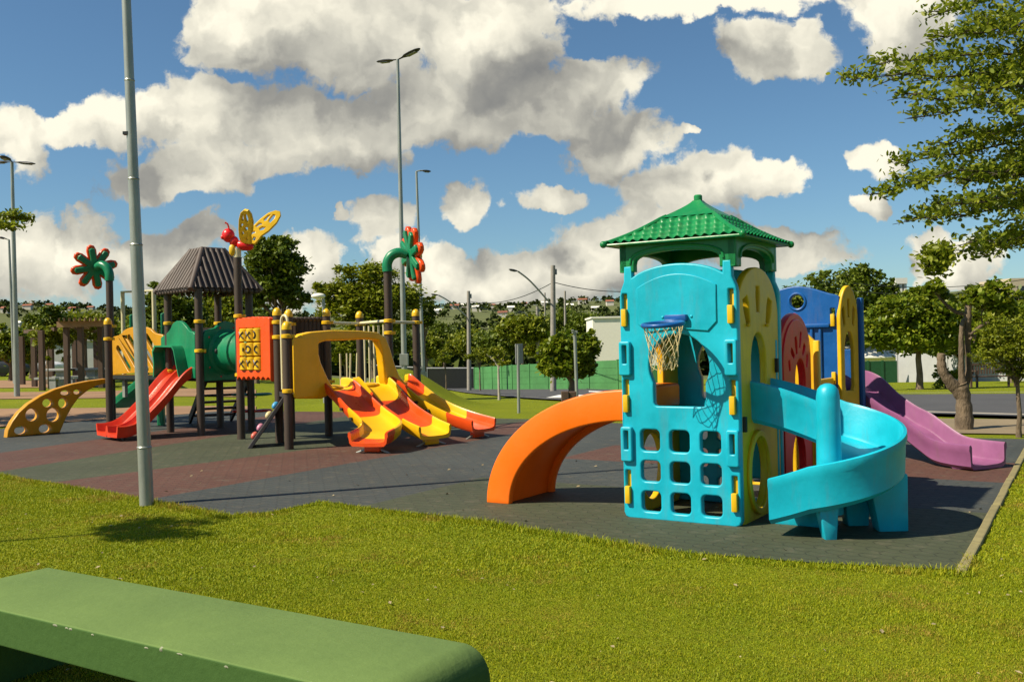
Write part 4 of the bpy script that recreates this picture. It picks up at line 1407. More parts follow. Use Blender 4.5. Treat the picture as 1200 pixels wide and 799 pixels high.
Xw = V((0.72, -0.55, 0.02)).normalized(); Yw = V((-0.80, -0.15, 0.80)); Yw = (Yw - Xw * Yw.dot(Xw)).normalized()
wing(o_, Xw, Yw, 1)

# ================================================================== ground, mat, lawn, road
def ground_sheet():
    ths = np.concatenate([np.linspace(-math.pi, -0.75, 50, endpoint=False), np.linspace(-0.75, 0.75, 210, endpoint=False), np.linspace(0.75, math.pi, 50, endpoint=False)])
    rs = np.concatenate([[0.0], np.arange(1.5, 24, 1.5), np.arange(24, 60, 0.6), np.geomspace(60, 400, 40)[1:], np.geomspace(400, 4200, 40)[1:]])
    nt = len(ths)
    vs = []
    for r in rs:
        for t in ths:
            x, y = r * math.sin(t), r * math.cos(t)
            vs.append((x, y, zg(x, y)))
    fs = []
    for i in range(len(rs) - 1):
        for k in range(nt):
            fs.append((i * nt + k, (i + 1) * nt + k, (i + 1) * nt + (k + 1) % nt, i * nt + (k + 1) % nt))
    me = bpy.data.meshes.new('ground')
    me.from_pydata(vs, [], fs)
    import bmesh
    bm = bmesh.new(); bm.from_mesh(me)
    bmesh.ops.remove_doubles(bm, verts=bm.verts[:nt], dist=0.001)
    bmesh.ops.recalc_face_normals(bm, faces=bm.faces)
    if bm.faces[0].normal.z < 0: bmesh.ops.reverse_faces(bm, faces=bm.faces)
    bm.to_mesh(me); bm.free()
    o = link_mesh('ground', me, M['lawn'], None, 'all')
    # the far slopes are meadow
    me.materials.append(M['hill'])
    for p in me.polygons:
        if p.center.x ** 2 + p.center.y ** 2 > 120 ** 2: p.material_index = 1
    tag(o, kind='structure')


ground_sheet()


def clip_poly(poly, p, n):
    """Part of a polygon with (q - p).n >= 0 (2-D)."""
    out = []
    for i in range(len(poly)):
        a, b = poly[i], poly[(i + 1) % len(poly)]
        da = (a[0] - p[0]) * n[0] + (a[1] - p[1]) * n[1]; db = (b[0] - p[0]) * n[0] + (b[1] - p[1]) * n[1]
        if da >= 0: out.append(a)
        if (da >= 0) != (db >= 0):
            t = da / (da - db); out.append((a[0] + (b[0] - a[0]) * t, a[1] + (b[1] - a[1]) * t))
    return out


MAT_PX = [(-150, 530), (0, 556), (100, 573), (180, 587), (270, 604), (315, 601), (376, 588), (430, 595), (570, 612), (800, 648), (950, 660), (1122, 669), (1198, 528), (1206, 515), (1050, 512), (900, 505), (640, 492), (560, 490), (480, 486), (400, 483), (260, 483), (130, 490), (0, 503), (-150, 513)]
MAT = [tuple(gnd(*p))[:2] for p in MAT_PX]


def flat(name, polys_mats, z):
    mats = []; vs = []; fs = []; mi = []
    for poly, m in polys_mats:
        if len(poly) < 3: continue
        if m not in mats: mats.append(m)
        b = len(vs); vs += [(x, y, z) for x, y in poly]; fs.append(tuple(range(b, b + len(poly)))); mi.append(mats.index(m))
    me = bpy.data.meshes.new(name); me.from_pydata(vs, [], fs)
    import bmesh
    bm = bmesh.new(); bm.from_mesh(me)
    for i, f in enumerate(bm.faces): f.material_index = mi[i]
    for f in bm.faces:
        f.normal_update()
        if f.normal.z < 0: f.normal_flip()
    bmesh.ops.triangulate(bm, faces=bm.faces)
    bm.to_mesh(me); bm.free()
    return tag(link_mesh(name, me, mats), kind='structure')


# bands of colour: strips along the left play structure, and along the front of the tower on the other side
def line(p, q): return V(gnd(*p)), V(gnd(*q))
def side_of(p, q): d = (q - p); return (p.x, p.y), (-d.y, d.x)       # normal to the left of p->q
L1_ = line((185, 584), (400, 545)); L2_ = line((100, 561), (300, 535)); L3_ = line((100, 537), (175, 525))
bd = []
pd0, nd0 = side_of(*L1_)
# the dividing line between the two patterns, parallel to the first one
sp_ = gnd(425, 594); dv = L1_[1] - L1_[0]
split_p, split_n = (sp_.x, sp_.y), (-dv.y, dv.x)
leftm = clip_poly(MAT, split_p, split_n); rightm = clip_poly(MAT, split_p, (-split_n[0], -split_n[1]))
def neg(pn): return pn[0], (-pn[1][0], -pn[1][1])
s1, s2, s3 = side_of(*L1_), side_of(*L2_), side_of(*L3_)
shift = V((L3_[0].x, L3_[0].y, 0)) + V((s3[1][0], s3[1][1], 0)).normalized() * 1.9
s4 = ((shift.x, shift.y), s3[1])
bd.append((clip_poly(leftm, *neg(s1)), M['mat_blue']))
bd.append((clip_poly(clip_poly(leftm, *s1), *neg(s2)), M['mat_red']))
bd.append((clip_poly(clip_poly(leftm, *s2), *neg(s3)), M['mat_green']))
bd.append((clip_poly(clip_poly(leftm, *s3), *neg(s4)), M['mat_red']))
bd.append((clip_poly(leftm, *s4), M['mat_blue']))
def bline(px): p = gnd(*px); return ((p.x, p.y), (E2.x, E2.y))
b1, b2, b3 = bline((1128, 600)), bline((1080, 561)), bline((697, 521))
bd.append((clip_poly(rightm, *neg(b1)), M['mat_green']))
bd.append((clip_poly(clip_poly(rightm, *b1), *neg(b2)), M['mat_blue']))
bd.append((clip_poly(clip_poly(rightm, *b2), *neg(b3)), M['mat_red']))
bd.append((clip_poly(rightm, *b3), M['mat_blue']))
flat('play_area_paving', bd, 0.008)

# kerb along the lawn side
k0, k1 = gnd(1119, 672), gnd(1203, 520)
kd = (k1 - k0).normalized(); kn = V((kd.y, -kd.x, 0))
mb = MB()
nseg = 9
for i in range(nseg):
    a = k0 + (k1 - k0) * (i / nseg) + kd * 0.006; b = k0 + (k1 - k0) * ((i + 1) / nseg) - kd * 0.006
    j = 0.004 * math.sin(i * 2.7)
    mb.box((a + b) / 2 + kn * (0.035 + j) + UP * (-0.012 + j), ((b - a).length, 0.065, 0.08), (kd, kn, UP))
tag(mb.build('kerb', M['kerb'], None, bevel=0.01), kind='structure')


def inside(poly, x, y):
    px = np.array([p[0] for p in poly]); py = np.array([p[1] for p in poly])
    c = np.zeros(len(x), bool); j = len(poly) - 1
    for i in range(len(poly)):
        m = ((py[i] > y) != (py[j] > y)) & (x < (px[j] - px[i]) * (y - py[i]) / (py[j] - py[i] + 1e-12) + px[i])
        c ^= m; j = i
    return c


def strip(name, near, far, mat, dz, n=40, m=6, kind='structure'):
    """A sheet between two polylines on the ground, laid dz above it."""
    def resample(pl, n):
        pl = [V((p.x, p.y, 0)) for p in pl]
        L = [0]
        for a, b in zip(pl, pl[1:]): L.append(L[-1] + (b - a).length)
        out = []
        for k in range(n + 1):
            s = L[-1] * k / n
            for i in range(len(pl) - 1):
                if s <= L[i + 1] + 1e-9:
                    out.append(pl[i] + (pl[i + 1] - pl[i]) * ((s - L[i]) / max(L[i + 1] - L[i], 1e-9))); break
        return out
    A_, B_ = resample(near, n), resample(far, n)
    vs = []
    for a, b in zip(A_, B_):
        for k in range(m + 1):
            p = a + (b - a) * (k / m)
            vs.append((p.x, p.y, zg(p.x, p.y) + dz))
    fs = [(i * (m + 1) + k, (i + 1) * (m + 1) + k, (i + 1) * (m + 1) + k + 1, i * (m + 1) + k + 1) for i in range(n) for k in range(m)]
    me = bpy.data.meshes.new(name); me.from_pydata(vs, [], fs)
    o = link_mesh(name, me, mat, None, 'all')
    if me.polygons[0].normal.z < 0: me.flip_normals()
    return tag(o, kind=kind)


near = [gnd(480, 445), gnd(502, 449), gnd(547, 461), gnd(624, 468.5), gnd(760, 475), gnd(1050, 489), gnd(1200, 491), gnd(1500, 498)]
far = [gnd(535, 444.5), gnd(545, 447), gnd(588, 453), gnd(690, 456.5), gnd(800, 460), gnd(1050, 464), gnd(1200, 463), gnd(1500, 462)]
strip('road', near, far, M['asphalt'], 0.05)
strip('kerb', [p + V((0, -0.25, 0)) for p in near], near, M['concrete'], 0.09, m=1)
strip('kerb', far, [p + V((0, 0.3, 0)) for p in far], M['concrete'], 0.09, m=1)
strip('pavement', [gnd(1020, 506), gnd(1100, 508.5), gnd(1200, 510), gnd(1500, 514)], [gnd(1020, 490), gnd(1100, 491.5), gnd(1200, 492.5), gnd(1500, 500)], M['dirt'], 0.02)
wl = [gnd(650, 468), gnd(700, 465)]
strip('road_marking', [gnd(640, 468), gnd(672, 468)], [gnd(655, 464.5), gnd(684, 464.5)], M['paint'], 0.065, n=4, m=2)
strip('road_marking', [gnd(690, 460.6), gnd(740, 463)], [gnd(690, 459.2), gnd(740, 461.5)], M['paint'], 0.065, n=8, m=1)
# tan paving on the left, in bands with grass between
for a, b, x1 in ((501, 479.5, 300), (468, 460, 300), (455, 446, 118)):
    strip('path', [gnd(-300, a + 8 if a > 480 else a + 3), gnd(0, a), gnd(120, a - 9 if a > 480 else a - 1), gnd(x1, a - 19 if a > 480 else a - 2)], [gnd(-300, b + 3), gnd(0, b), gnd(120, b - 1), gnd(x1, b - 3)], M['paving'], 0.02, n=30)


# ------------------------------------------------------------------ grass blades (nobody could count them)
def blades(name, n, xr, yr, test, hmin, hmax, w, seed):
    g = np.random.default_rng(seed)
    x = g.uniform(*xr, n); y = g.uniform(*yr, n)
    k = test(x, y)
    x, y = x[k], y[k]; n = len(x)
    tall = 0.75 + 0.5 * np.sin(x * 1.7 + np.sin(y * 1.3) * 2) * np.sin(y * 2.1 + x * 0.6) * 0.5
    h = g.uniform(hmin, hmax, n) * tall
    a = g.uniform(0, 2 * math.pi, n); ln = g.uniform(0.2, 1.1, n) * h
    la = g.uniform(0, 2 * math.pi, n)
    dx, dy = np.cos(a) * w / 2, np.sin(a) * w / 2
    z0 = np.zeros(n) - 0.004
    tx, ty = np.cos(la) * ln, np.sin(la) * ln
    v = np.empty((n, 5, 3))
    v[:, 0] = np.stack([x - dx, y - dy, z0], 1); v[:, 1] = np.stack([x + dx, y + dy, z0], 1)
    v[:, 2] = np.stack([x + dx * .8 + tx * .4, y + dy * .8 + ty * .4, h * .62], 1); v[:, 3] = np.stack([x - dx * .8 + tx * .4, y - dy * .8 + ty * .4, h * .62], 1)
    v[:, 4] = np.stack([x + tx, y + ty, h], 1)
    b = (np.arange(n) * 5)[:, None]
    f = np.concatenate([b + np.array([[0, 1, 2]]), b + np.array([[0, 2, 3]]), b + np.array([[3, 2, 4]])])
    o = np_mesh(name, v.reshape(-1, 3), f, M['blade'])
    tag(o, 'short mown lawn grass with dry patches in front of the rubber paving', 'grass', kind='stuff')


def wobble(x, y): return 0.035 * np.sin(x * 5 + y * 3) + 0.025 * np.sin(x * 13 - y * 9)
def lawn_test(x, y):
    ww = wobble(x, y) + 0.03
    return (~inside(MAT, x - E2.x * -0.0 + ww * 0, y + ww)) & (np.abs(x) < 0.62 * y + 1.2)
def kerb_clear(x, y):
    s = (x - k0.x) * kn.x + (y - k0.y) * kn.y
    return (s > 0.068) | (s < -0.02) | (y < k0.y - 0.02)
blades('grass', 620000, (-5.2, 5.2), (2.0, 6.2), lambda x, y: lawn_test(x, y) & kerb_clear(x, y), 0.007, 0.019, 0.0042, 1)
blades('grass', 520000, (-7.6, 7.6), (6.2, 11.5), lambda x, y: lawn_test(x, y) & kerb_clear(x, y), 0.008, 0.022, 0.007, 2)
blades('grass', 90000, (2.6, 11), (8, 16), lambda x, y: lawn_test(x, y) & kerb_clear(x, y) & ((x - k0.x) * kn.x + (y - k0.y) * kn.y > 0.068) & (y < 13.4), 0.014, 0.038, 0.009, 3)
# taller tufts where the lawn hangs over the paving
def edge_test(x, y):
    i1 = inside(MAT, x, y); i2 = inside(MAT, x, y + 0.20)
    return (~i1) & i2 & (y < 13)
blades('grass', 420000, (-7, 3.0), (5.6, 12.5), edge_test, 0.02, 0.065, 0.006, 4)
# dry leaves and crumbs on the paving
mb = MB()
for k in range(70):
    x, y = random.uniform(-4, 5), random.uniform(6.3, 12)
    if not inside(MAT, np.array([x]), np.array([y]))[0]: continue
    s = random.uniform(0.012, 0.03); a = random.uniform(0, 6.3)
    c = V((x, y, 0.014)); u = V((math.cos(a), math.sin(a), 0.2)) * s; v = V((-math.sin(a), math.cos(a), 0.1)) * s * 0.5
    mb.add([c - u, c + v + UP * 0.008, c + u, c - v], [(0, 1, 2, 3)])
for k in range(260):
    y = 2.6 + 6.5 * random.random() ** 1.5; x = random.uniform(-0.55, 0.6) * y
    if inside(MAT, np.array([x]), np.array([y]))[0]: continue
    s = random.uniform(0.007, 0.02); a = random.uniform(0, 6.3)
    c = V((x, y, random.uniform(0.012, 0.02))); u = V((math.cos(a), math.sin(a), random.uniform(-0.3, 0.3))) * s; v = V((-math.sin(a), math.cos(a), 0.1)) * s * random.uniform(0.3, 0.6)
    mb.add([c - u, c + v + UP * 0.004, c + u, c - v], [(0, 1, 2, 3)])
tag(mb.build('fallen_leaves', simple('dry leaf litter', (0.30, 0.24, 0.13), 0.8, 0.4), None), 'dry leaf crumbs scattered on the rubber paving and lawn', 'leaves', kind='stuff')

# ================================================================== concrete bench in the foreground
BU = V((-2.285, 4.717, 0)); bdir = V((math.cos(.565), -math.sin(.565), 0)); bn = V((-math.sin(.565), -math.cos(.565), 0))
LB, WBn, TB = 2.59, 0.556, 0.148
prof = [(0.0, 0.45)]
prof = [(0.0, 0.44), (0.01, 0.45), (LB - 0.11, 0.45)] + [(LB - 0.11 + 0.11 * math.sin(t), 0.34 + 0.11 * math.cos(t)) for t in np.linspace(0.12, math.pi / 2, 9)] + [(LB, -0.02), (LB - 0.14, -0.02), (LB - 0.14, 0.45 - TB), (0.15, 0.45 - TB), (0.15, -0.02), (0.0, -0.02)]
me = plate(prof, [], bdir, UP, BU + bn * WBn / 2, WBn, 0.008, 2)
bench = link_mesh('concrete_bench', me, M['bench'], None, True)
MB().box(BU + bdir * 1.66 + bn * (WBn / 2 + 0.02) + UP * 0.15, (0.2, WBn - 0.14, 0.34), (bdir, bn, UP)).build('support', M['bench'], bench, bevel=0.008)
rb = random.Random(3)
for k in range(13):
    f = rb.uniform(0.02, 0.75) * LB
    w_ = rb.uniform(0.008, 0.022); h_ = rb.uniform(0.005, 0.012)
    c = BU + bdir * f + bn * (WBn + 0.0015) + UP * (0.4415 + rb.uniform(-0.004, 0.003))
    pts_ = [c + bdir * (w_ * math.cos(a) * rb.uniform(0.6, 1.2)) + UP * (h_ * 0.7 * math.sin(a)) - bn * (0.004 * (1 + math.sin(a))) for a in np.linspace(0, 2 * math.pi, 8)[:-1]]
    MB().add(pts_ + [c + bn * 0.002], [(i, (i + 1) % 7, 7) for i in range(7)]).build('paint_chip', M['chip'], bench)
tag(bench, 'long green painted concrete bench in the foreground lawn', 'bench')

# ================================================================== lamp posts and poles
def taper_pole(parent, pts, radii, mat, name='pole', n=14):
    return MB().tube(pts, radii, n).build(name, mat, parent, True)


b_ = gnd(172, 592); t0 = at(148, 0, b_.y)
dirp = (t0 - b_)
ln_ = dirp.z
lamp = thing('lamp_post', b_, 'leaning galvanised steel pole standing at the edge of the near lawn', 'lamp post')
def pp(f): return b_ + dirp * f
cuts = [0.0, 0.115, 0.515, 0.645, 0.84, 1.35]
rads = [0.066, 0.062, 0.054, 0.049, 0.044, 0.038]
for i in range(5):
    MB().cyl(pp(cuts[i]), pp(cuts[i + 1]), rads[i], rads[i + 1] * 1.04, n=20).build('pole_section', M['galv'], lamp, True)
for i in range(1, 5):
    d = dirp.normalized()
    MB().lathe(pp(cuts[i]), [(rads[i] * 1.0, -0.012), (rads[i] * 1.14, 0), (rads[i] * 1.0, 0.014)], 20).build('weld_ring', M['galv'], lamp, True)
MB().box(pp(0.735) + V((-0.045, -0.02, 0)), (0.05, 0.05, 0.03)).build('bolt', M['darkmetal'], lamp)


def head(parent, root, tip, w, droop=0.0, name='lamp_head'):
    """A flat cobra-head lantern from root to tip."""
    root, tip = V(root), V(tip)
    d = (tip - root).normalized(); s = d.cross(UP).normalized(); u = s.cross(d)
    L = (tip - root).length
    secs = []
    for f, ww, hh in ((0, 0.25, 0.25), (0.2, 0.35, 0.4), (0.35, 0.9, 0.8), (0.6, 1.0, 1.0), (0.85, 0.85, 0.8), (0.97, 0.5, 0.4), (1.0, 0.2, 0.2)):
        c = root + d * (L * f)
        secs.append([c + s * (w / 2 * ww * math.cos(t)) + u * (w * 0.22 * hh * math.sin(t)) for t in np.linspace(0, 2 * math.pi, 13)[:-1]])
    o = MB().loft(secs).build(name, M['darkmetal'], parent, True)
    MB().box(root + d * (L * 0.62) - u * w * 0.20, (L * 0.4, w * 0.6, w * 0.06), (d, s, u)).build('lens', M['signgrey'], o)
    return o


def pole_thing(pxb, pxt, pyt, y, label, r0, r1, name='street_lamp', cat='street lamp', mat='galv', group=None):
    bx = at(pxb, 440, y); base = V((bx.x, y, zg(bx.x, y)))
    top = at(pxt, pyt, y)
    t = thing(name, base, label, cat, group)
    taper_pole(t, [base, base + (top - base) * 0.5, top], [r0, (r0 + r1) / 2, r1], M[mat])
    return t, base, top


t, b, tp = pole_thing(474, 466, 70, 28.0, 'tall double headed street lamp rising behind the banded slides', 0.085, 0.045)
head(t, tp + V((0.02, 0, 0.0)), at(492, 57, 27.5), 0.22); head(t, tp + V((-0.02, 0, 0.0)), at(442, 73, 28.5), 0.22)
MB().box(b + UP * 0.75, (0.24, 0.18, 0.34)).build('control_box', M['galv'], t, bevel=0.01)
t, b, tp = pole_thing(496.5, 488, 201, 42.0, 'slim street lamp with one short arm beside the double headed lamp', 0.085, 0.05)
MB().tube([tp, tp + V((0.1, 0, 0.02)), tp + V((0.35, 0, 0.03))], 0.03, 8).build('arm', M['galv'], t, True)
head(t, tp + V((0.15, 0, 0.03)), at(505, 201, 42), 0.24)
MB().box(b + UP * 0.9, (0.3, 0.2, 0.4)).build('control_box', M['galv'], t, bevel=0.01)
t, b, tp = pole_thing(19.5, 14, 190, 32.4, 'street lamp with three dark heads above the pergola lawn', 0.095, 0.05)
head(t, tp + V((0.03, 0, 0)), at(41, 192, 32.0), 0.22); head(t, tp + V((-0.03, 0, 0)), at(-8, 190, 32.6), 0.22)
head(t, tp + V((0, -0.02, 0.02)), tp + V((0.03, -0.75, 0.06)), 0.26)
t, b, tp = pole_thing(17, 10.5, 281, 46.0, 'distant one armed street lamp left of the three headed lamp', 0.08, 0.05)
MB().tube([tp, tp + V((-0.3, 0, 0.1))], 0.03, 8).build('arm', M['galv'], t, True)
head(t, tp + V((-0.1, 0, 0.05)), at(-2, 278, 46), 0.24)
t, b, tp = pole_thing(380, 379, 350, 27.0, 'park lamp with pale oval head behind the picket barrier', 0.05, 0.04)
MB().ball(at(373, 347, 27), (0.20, 0.16, 0.085), 16, 10).build('lamp_head', M['white'], t, True)
t, b, tp = pole_thing(675.5, 673.5, 390, 27.5, 'thin grey post with small lamp head in front of the round bush', 0.05, 0.045, 'post_lamp', 'post lamp')
MB().box(tp + V((0, 0, 0.02)), (0.16, 0.14, 0.08)).box(tp + V((-0.06, -0.05, 0.07)), (0.07, 0.12, 0.04)).build('lamp_head', M['galv'], t, bevel=0.012)


def utility(pxb, pxt, pyt, y, label, r=0.14, arm=None, extra=True):
    t, b, tp = pole_thing(pxb, pxt, pyt, y, label, r, r * 0.72, 'utility_pole', 'utility pole', 'polecon')
    if extra:
        MB().box(tp - UP * 0.55, (0.10, 0.10, 0.5)).cyl(tp - UP * 0.5 + V((0.16, 0, 0)), tp - UP * 0.2 + V((0.16, 0, 0)), 0.05).build('insulator', M['signgrey'], t)
    if arm:
        (ax_, ay_), (hx_, hy_) = arm
        root = at(ax_, ay_, y); tipp = at(hx_, hy_, y - 1.0)
        mid = root + (tipp - root) * 0.62 + UP * 0.10 * (tipp - root).length * 0.5
        P = smooth_path([root, mid, tipp], 6)
        MB().tube(P, [0.045] * len(P), 8).build('lamp_arm', M['galv'], t, True)
        d = (P[-1] - P[-3]).normalized(); d = V((d.x, d.y, d.z * 0.3)).normalized()
        head(t, P[-1] - d * 0.1, P[-1] + d * 0.55, 0.26)
    return t, b, tp


t, b, up1 = utility(648, 648, 311, 52.0, 'concrete utility pole with lamp arm beside the round bush', 0.17, ((647, 358), (607, 318)))
t, b, up2 = utility(549.5, 549, 341, 66.0, 'concrete utility pole with lamp arm at the end of the green fence', 0.16, ((548, 372), (514, 346)))
t, b, up3 = utility(631, 629.5, 359, 88.0, 'utility pole with small lamp arm between shrubs behind the green fence', 0.17, ((629, 384), (613, 366)))
t, b, up4 = utility(663, 662, 341, 110.0, 'bare thin utility pole just right of the lamp arm pole', 0.16, None, False)
t, b, up5 = utility(639, 638.5, 343, 150.0, 'faint far utility pole left of the lamp arm pole', 0.16, None, False)


def cable(p, q, sag, label, r=0.016):
    pts = [p + (q - p) * f - UP * (4 * sag * f * (1 - f)) for f in np.linspace(0, 1, 15)]
    tag(MB().tube(pts, r, 5).build('power_cable', M['darkmetal'], None, True), label, 'cable')


cable(up2 - UP * 0.7, up1 - UP * 0.9, 0.5, 'sagging power cable between the two lamp arm utility poles', 0.022)
cable(up1 - UP * 0.9, at(760, 340, 52), 0.25, 'power cable running from the bush side pole towards the green roof', 0.022)
cable(up2 - UP * 0.9, up3 + V((0, 0, -0.3)), 0.4, 'lower cable from the green fence pole towards the far pole', 0.018)
cable(at(1000, 332, 60), at(1260, 316, 60), 0.6, 'power cable crossing the sky above the water tower', 0.022)
cable(at(1000, 341, 60), at(1260, 323, 60), 0.6, 'second power cable just below the one over the water tower', 0.022)

b = gnd(608, 484)
t = thing('road_sign', b, 'grey road sign on a thin post seen from behind', 'sign')
tp = at(607, 404, b.y)
taper_pole(t, [b, tp], [0.032, 0.032], M['galv'])
MB().box(tp + V((0.02, 0.05, -0.19)), (0.20, 0.02, 0.42), (V((0.75, 0.66, 0)), V((-0.66, 0.75, 0)), UP)).build('sign_plate', M['signgrey'], t, bevel=0.004)
b = gnd(668, 477)
t = thing('litter_bin', b, 'low brown wooden bin in front of the round bush', 'bin')
MB().box(b + UP * 0.19 + V((-0.12, 0, 0)), (0.17, 0.28, 0.40)).build('bin_side', M['wood'], t, bevel=0.01)
MB().box(b + UP * 0.19 + V((0.07, 0.02, 0)), (0.17, 0.26, 0.38)).build('bin_side', M['wood'], t, bevel=0.01)
MB().box(b + UP * 0.10 + V((-0.02, 0.02, 0)), (0.28, 0.22, 0.24)).build('liner', M['darkmetal'], t)


# ================================================================== fences, walls and buildings
def fence(name, pts, h, label, cat, mat, post_mat, step, board=True, rail=None, thick=0.06):
    t = thing(name, pts[0], label, cat)
    for a, b in zip(pts, pts[1:]):
        L = (V((b.x, b.y, 0)) - V((a.x, a.y, 0))).length
        n = max(1, round(L / step))
        for i in range(n):
            p, q = a + (b - a) * (i / n), a + (b - a) * ((i + 1) / n)
            u = V((q.x - p.x, q.y - p.y, 0)).normalized(); w = V((-u.y, u.x, 0))
            zl = min(p.z, q.z) - 0.1
            mb = MB()
            secs = []
            for P in (p, q):
                secs.append([P + w * s * thick / 2 + UP * z for s, z in ((-1, -0.12), (1, -0.12), (1, h), (-1, h))])
            mb.loft(secs)
            if board:
                for k in range(1, 4):
                    zz = h * k / 4
                    mb.loft([[P - w * (thick / 2 + 0.012) + UP * (zz - 0.012), P + UP * (zz - 0.012), P + UP * (zz + 0.012), P - w * (thick / 2 + 0.012) + UP * (zz + 0.012)] for P in (p, q)])
            mb.build('fence_panel', mat, t)
            MB().box(p + UP * (h / 2 - 0.03), (0.12, 0.14, h + 0.14), (u, w, UP)).build('fence_post', post_mat, t)
        if rail:
            MB().tube([a + UP * (h + 0.02), b + UP * (h + 0.02)], 0.07, 6).build('top_rail', rail, t)
    return t


def gy(px, py, y):
    """A fence foot in a picture column: at depth y, height from the ground."""
    return on_ground(px, y)


fence('green_fence', [gy(556, 450, 74), gy(600, 453, 66), gy(690, 456, 58), gy(760, 458, 54)], 1.70, 'green painted concrete slab fence along the far side of the road', 'fence', M['hoard'], M['hoard'], 2.3)
fence('dark_fence', [gy(440, 440, 84), gy(500, 440, 84), gy(556, 440, 84)], 1.75, 'dark mesh fence with pale top rail at the end of the lawn', 'fence', M['darkmetal'], M['signgrey'], 3.0, False, M['greywall'])
fence('green_gate', [gy(1000, 445, 60), gy(1051, 445, 60)], 1.35, 'dark green sheet metal gate beside the grey wall', 'gate', M['darkgreen'], M['darkgreen'], 0.8, False)
fence('grey_wall', [gy(1051.5, 445, 61), gy(1110, 445, 58), gy(1250, 445, 52)], 1.75, 'grey rendered garden wall behind the road verge trees', 'wall', M['greywall'], M['greywall'], 6, False)

bx0, bx1 = on_ground(695.5, 70), on_ground(790, 70)
t = thing('white_building', (bx0 + bx1) / 2, 'plain white block building behind the round bush', 'building')
z0, z1 = bx0.z - 1, at(700, 373, 70).z
MB().box(V(((bx0.x + bx1.x) / 2, 73, (z0 + z1) / 2)), (bx1.x - bx0.x, 6, z1 - z0)).build('wall', M['white'], t)
MB().box(V(((bx0.x + bx1.x) / 2, 73, z1 + 0.06)), (bx1.x - bx0.x + 0.2, 6.2, 0.12)).build('parapet', M['white'], t)
MB().box(V(((bx0.x + bx1.x) / 2, 69.94, on_ground(710, 70).z + 0.75)), (bx1.x - bx0.x - 0.02, 0.10, 1.5)).build('green_dado', M['hoard'], t)
a, b = on_ground(1003, 72), on_ground(1062, 72)
t = thing('white_shed', (a + b) / 2, 'low white roofed shed above the green gate', 'shed')
za, zb_ = at(1030, 418, 72).z, at(1030, 404, 72).z
MB().box(V(((a.x + b.x) / 2, 75, (a.z + za) / 2 - 0.3)), (b.x - a.x, 5.6, za - a.z + 0.6)).build('wall', M['white'], t)
MB().loft([[V((x, 72 - 0.4, za)), V((x, 75, zb_)), V((x, 78.4, za)), V((x, 78.4, za - 0.08)), V((x, 75, zb_ - 0.08)), V((x, 71.6, za - 0.08))] for x in (a.x - 0.3, b.x + 0.3)]).build('roof', M['white'], t)
a, b = at(1186, 420, 120), at(1240, 420, 120)
t = thing('apartment_block', V((a.x, 120, zg(a.x, 120))), 'beige tower block half hidden by the overhanging tree', 'building')
z1 = at(1190, 326, 120).z
MB().box(V(((a.x + b.x) / 2, 124, z1 / 2 - 4)), (b.x - a.x, 8, z1 + 8)).build('wall', simple('beige facade', (0.50, 0.42, 0.30), 0.8, 0.1), t)
for r in range(3):
    for c in range(2):
        MB().box(V((a.x + 1.4 + c * 2.2, 119.97, z1 - 1.6 - r * 2.8)), (1.1, 0.1, 1.2)).build('window', M['glass'], t)
wx = at(1054, 350, 260)
t = thing('water_tower', V((wx.x, 260, -4)), 'white water tower above the trees', 'water tower')
zt_, zb_ = at(1054, 327, 260).z, at(1054, 332, 260).z
MB().box(V((wx.x, 260, (zt_ + zb_) / 2)), (3.2, 3.2, zt_ - zb_ + 0.4)).build('tank', M['white'], t)
for dx in (-1.2, 0, 1.2):
    MB().box(V((wx.x + dx, 260, zb_ / 2 - 2)), (0.7, 2.4, zb_ + 4)).build('leg', M['white'], t)
a, b = on_ground(58, 78), on_ground(186, 78)
t = thing('grey_building', (a + b) / 2, 'long pale grey hall behind the pergola', 'building')
z1 = at(120, 399, 78).z
MB().box(V(((a.x + b.x) / 2, 82, z1 / 2)), (b.x - a.x, 8, z1)).build('wall', M['greywall'], t)
MB().box(V(((a.x + b.x) / 2, 82, z1 + 0.1)), (b.x - a.x + 0.4, 8.4, 0.2)).build('roof', M['greywall'], t)
q = on_ground(152, 77.9)
MB().box(V((q.x, 77.93, 0.9)), (1.2, 0.1, 1.8)).build('door', M['jade'], t)

# pergola on the left
t = thing('pergola', on_ground(95, 38), 'brown timber pergola with a flat tan beam beyond the climbing arch', 'pergola')
zr = 2.42
def pg(px, y): q = on_ground(px, y); return V((q.x, q.y, 0))
ppx = [(49, 37.0, 2.3), (60, 40.5, 2.3), (78.5, 37.5, 2.42), (95, 37.5, 2.42), (118.5, 38.5, 2.42), (88, 41.5, 2.42), (113, 41.5, 2.42), (40, 41, 2.3), (26, 44, 2.2)]
for px, y, h in ppx:
    MB().box(pg(px, y) + UP * h / 2, (0.19, 0.19, h)).build('post', M['wood'], t, bevel=0.01)
for y in (37.3, 41.6):
    a, b = pg(68, y), pg(134, y)
    MB().box((a + b) / 2 + UP * (zr + 0.10), ((b - a).length, 0.12, 0.22)).build('beam', M['tanwood'], t)
for k in range(11):
    a, b = pg(70 + k * 6.2, 37.0), pg(70 + k * 6.0, 42.0)
    u = (b - a).normalized()
    MB().box((a + b) / 2 + UP * (zr + 0.27), ((b - a).length + 0.4, 0.07, 0.12), (u, V((-u.y, u.x, 0)), UP)).build('rafter', M['tanwood'], t)
for z, y in ((2.3, 37.0),):
    a, b = pg(30, 41.5), pg(66, 38)
    u = (b - a).normalized()
    MB().box((a + b) / 2 + UP * 2.36, ((b - a).length, 0.12, 0.14), (u, V((-u.y, u.x, 0)), UP)).build('beam', M['wood'], t)
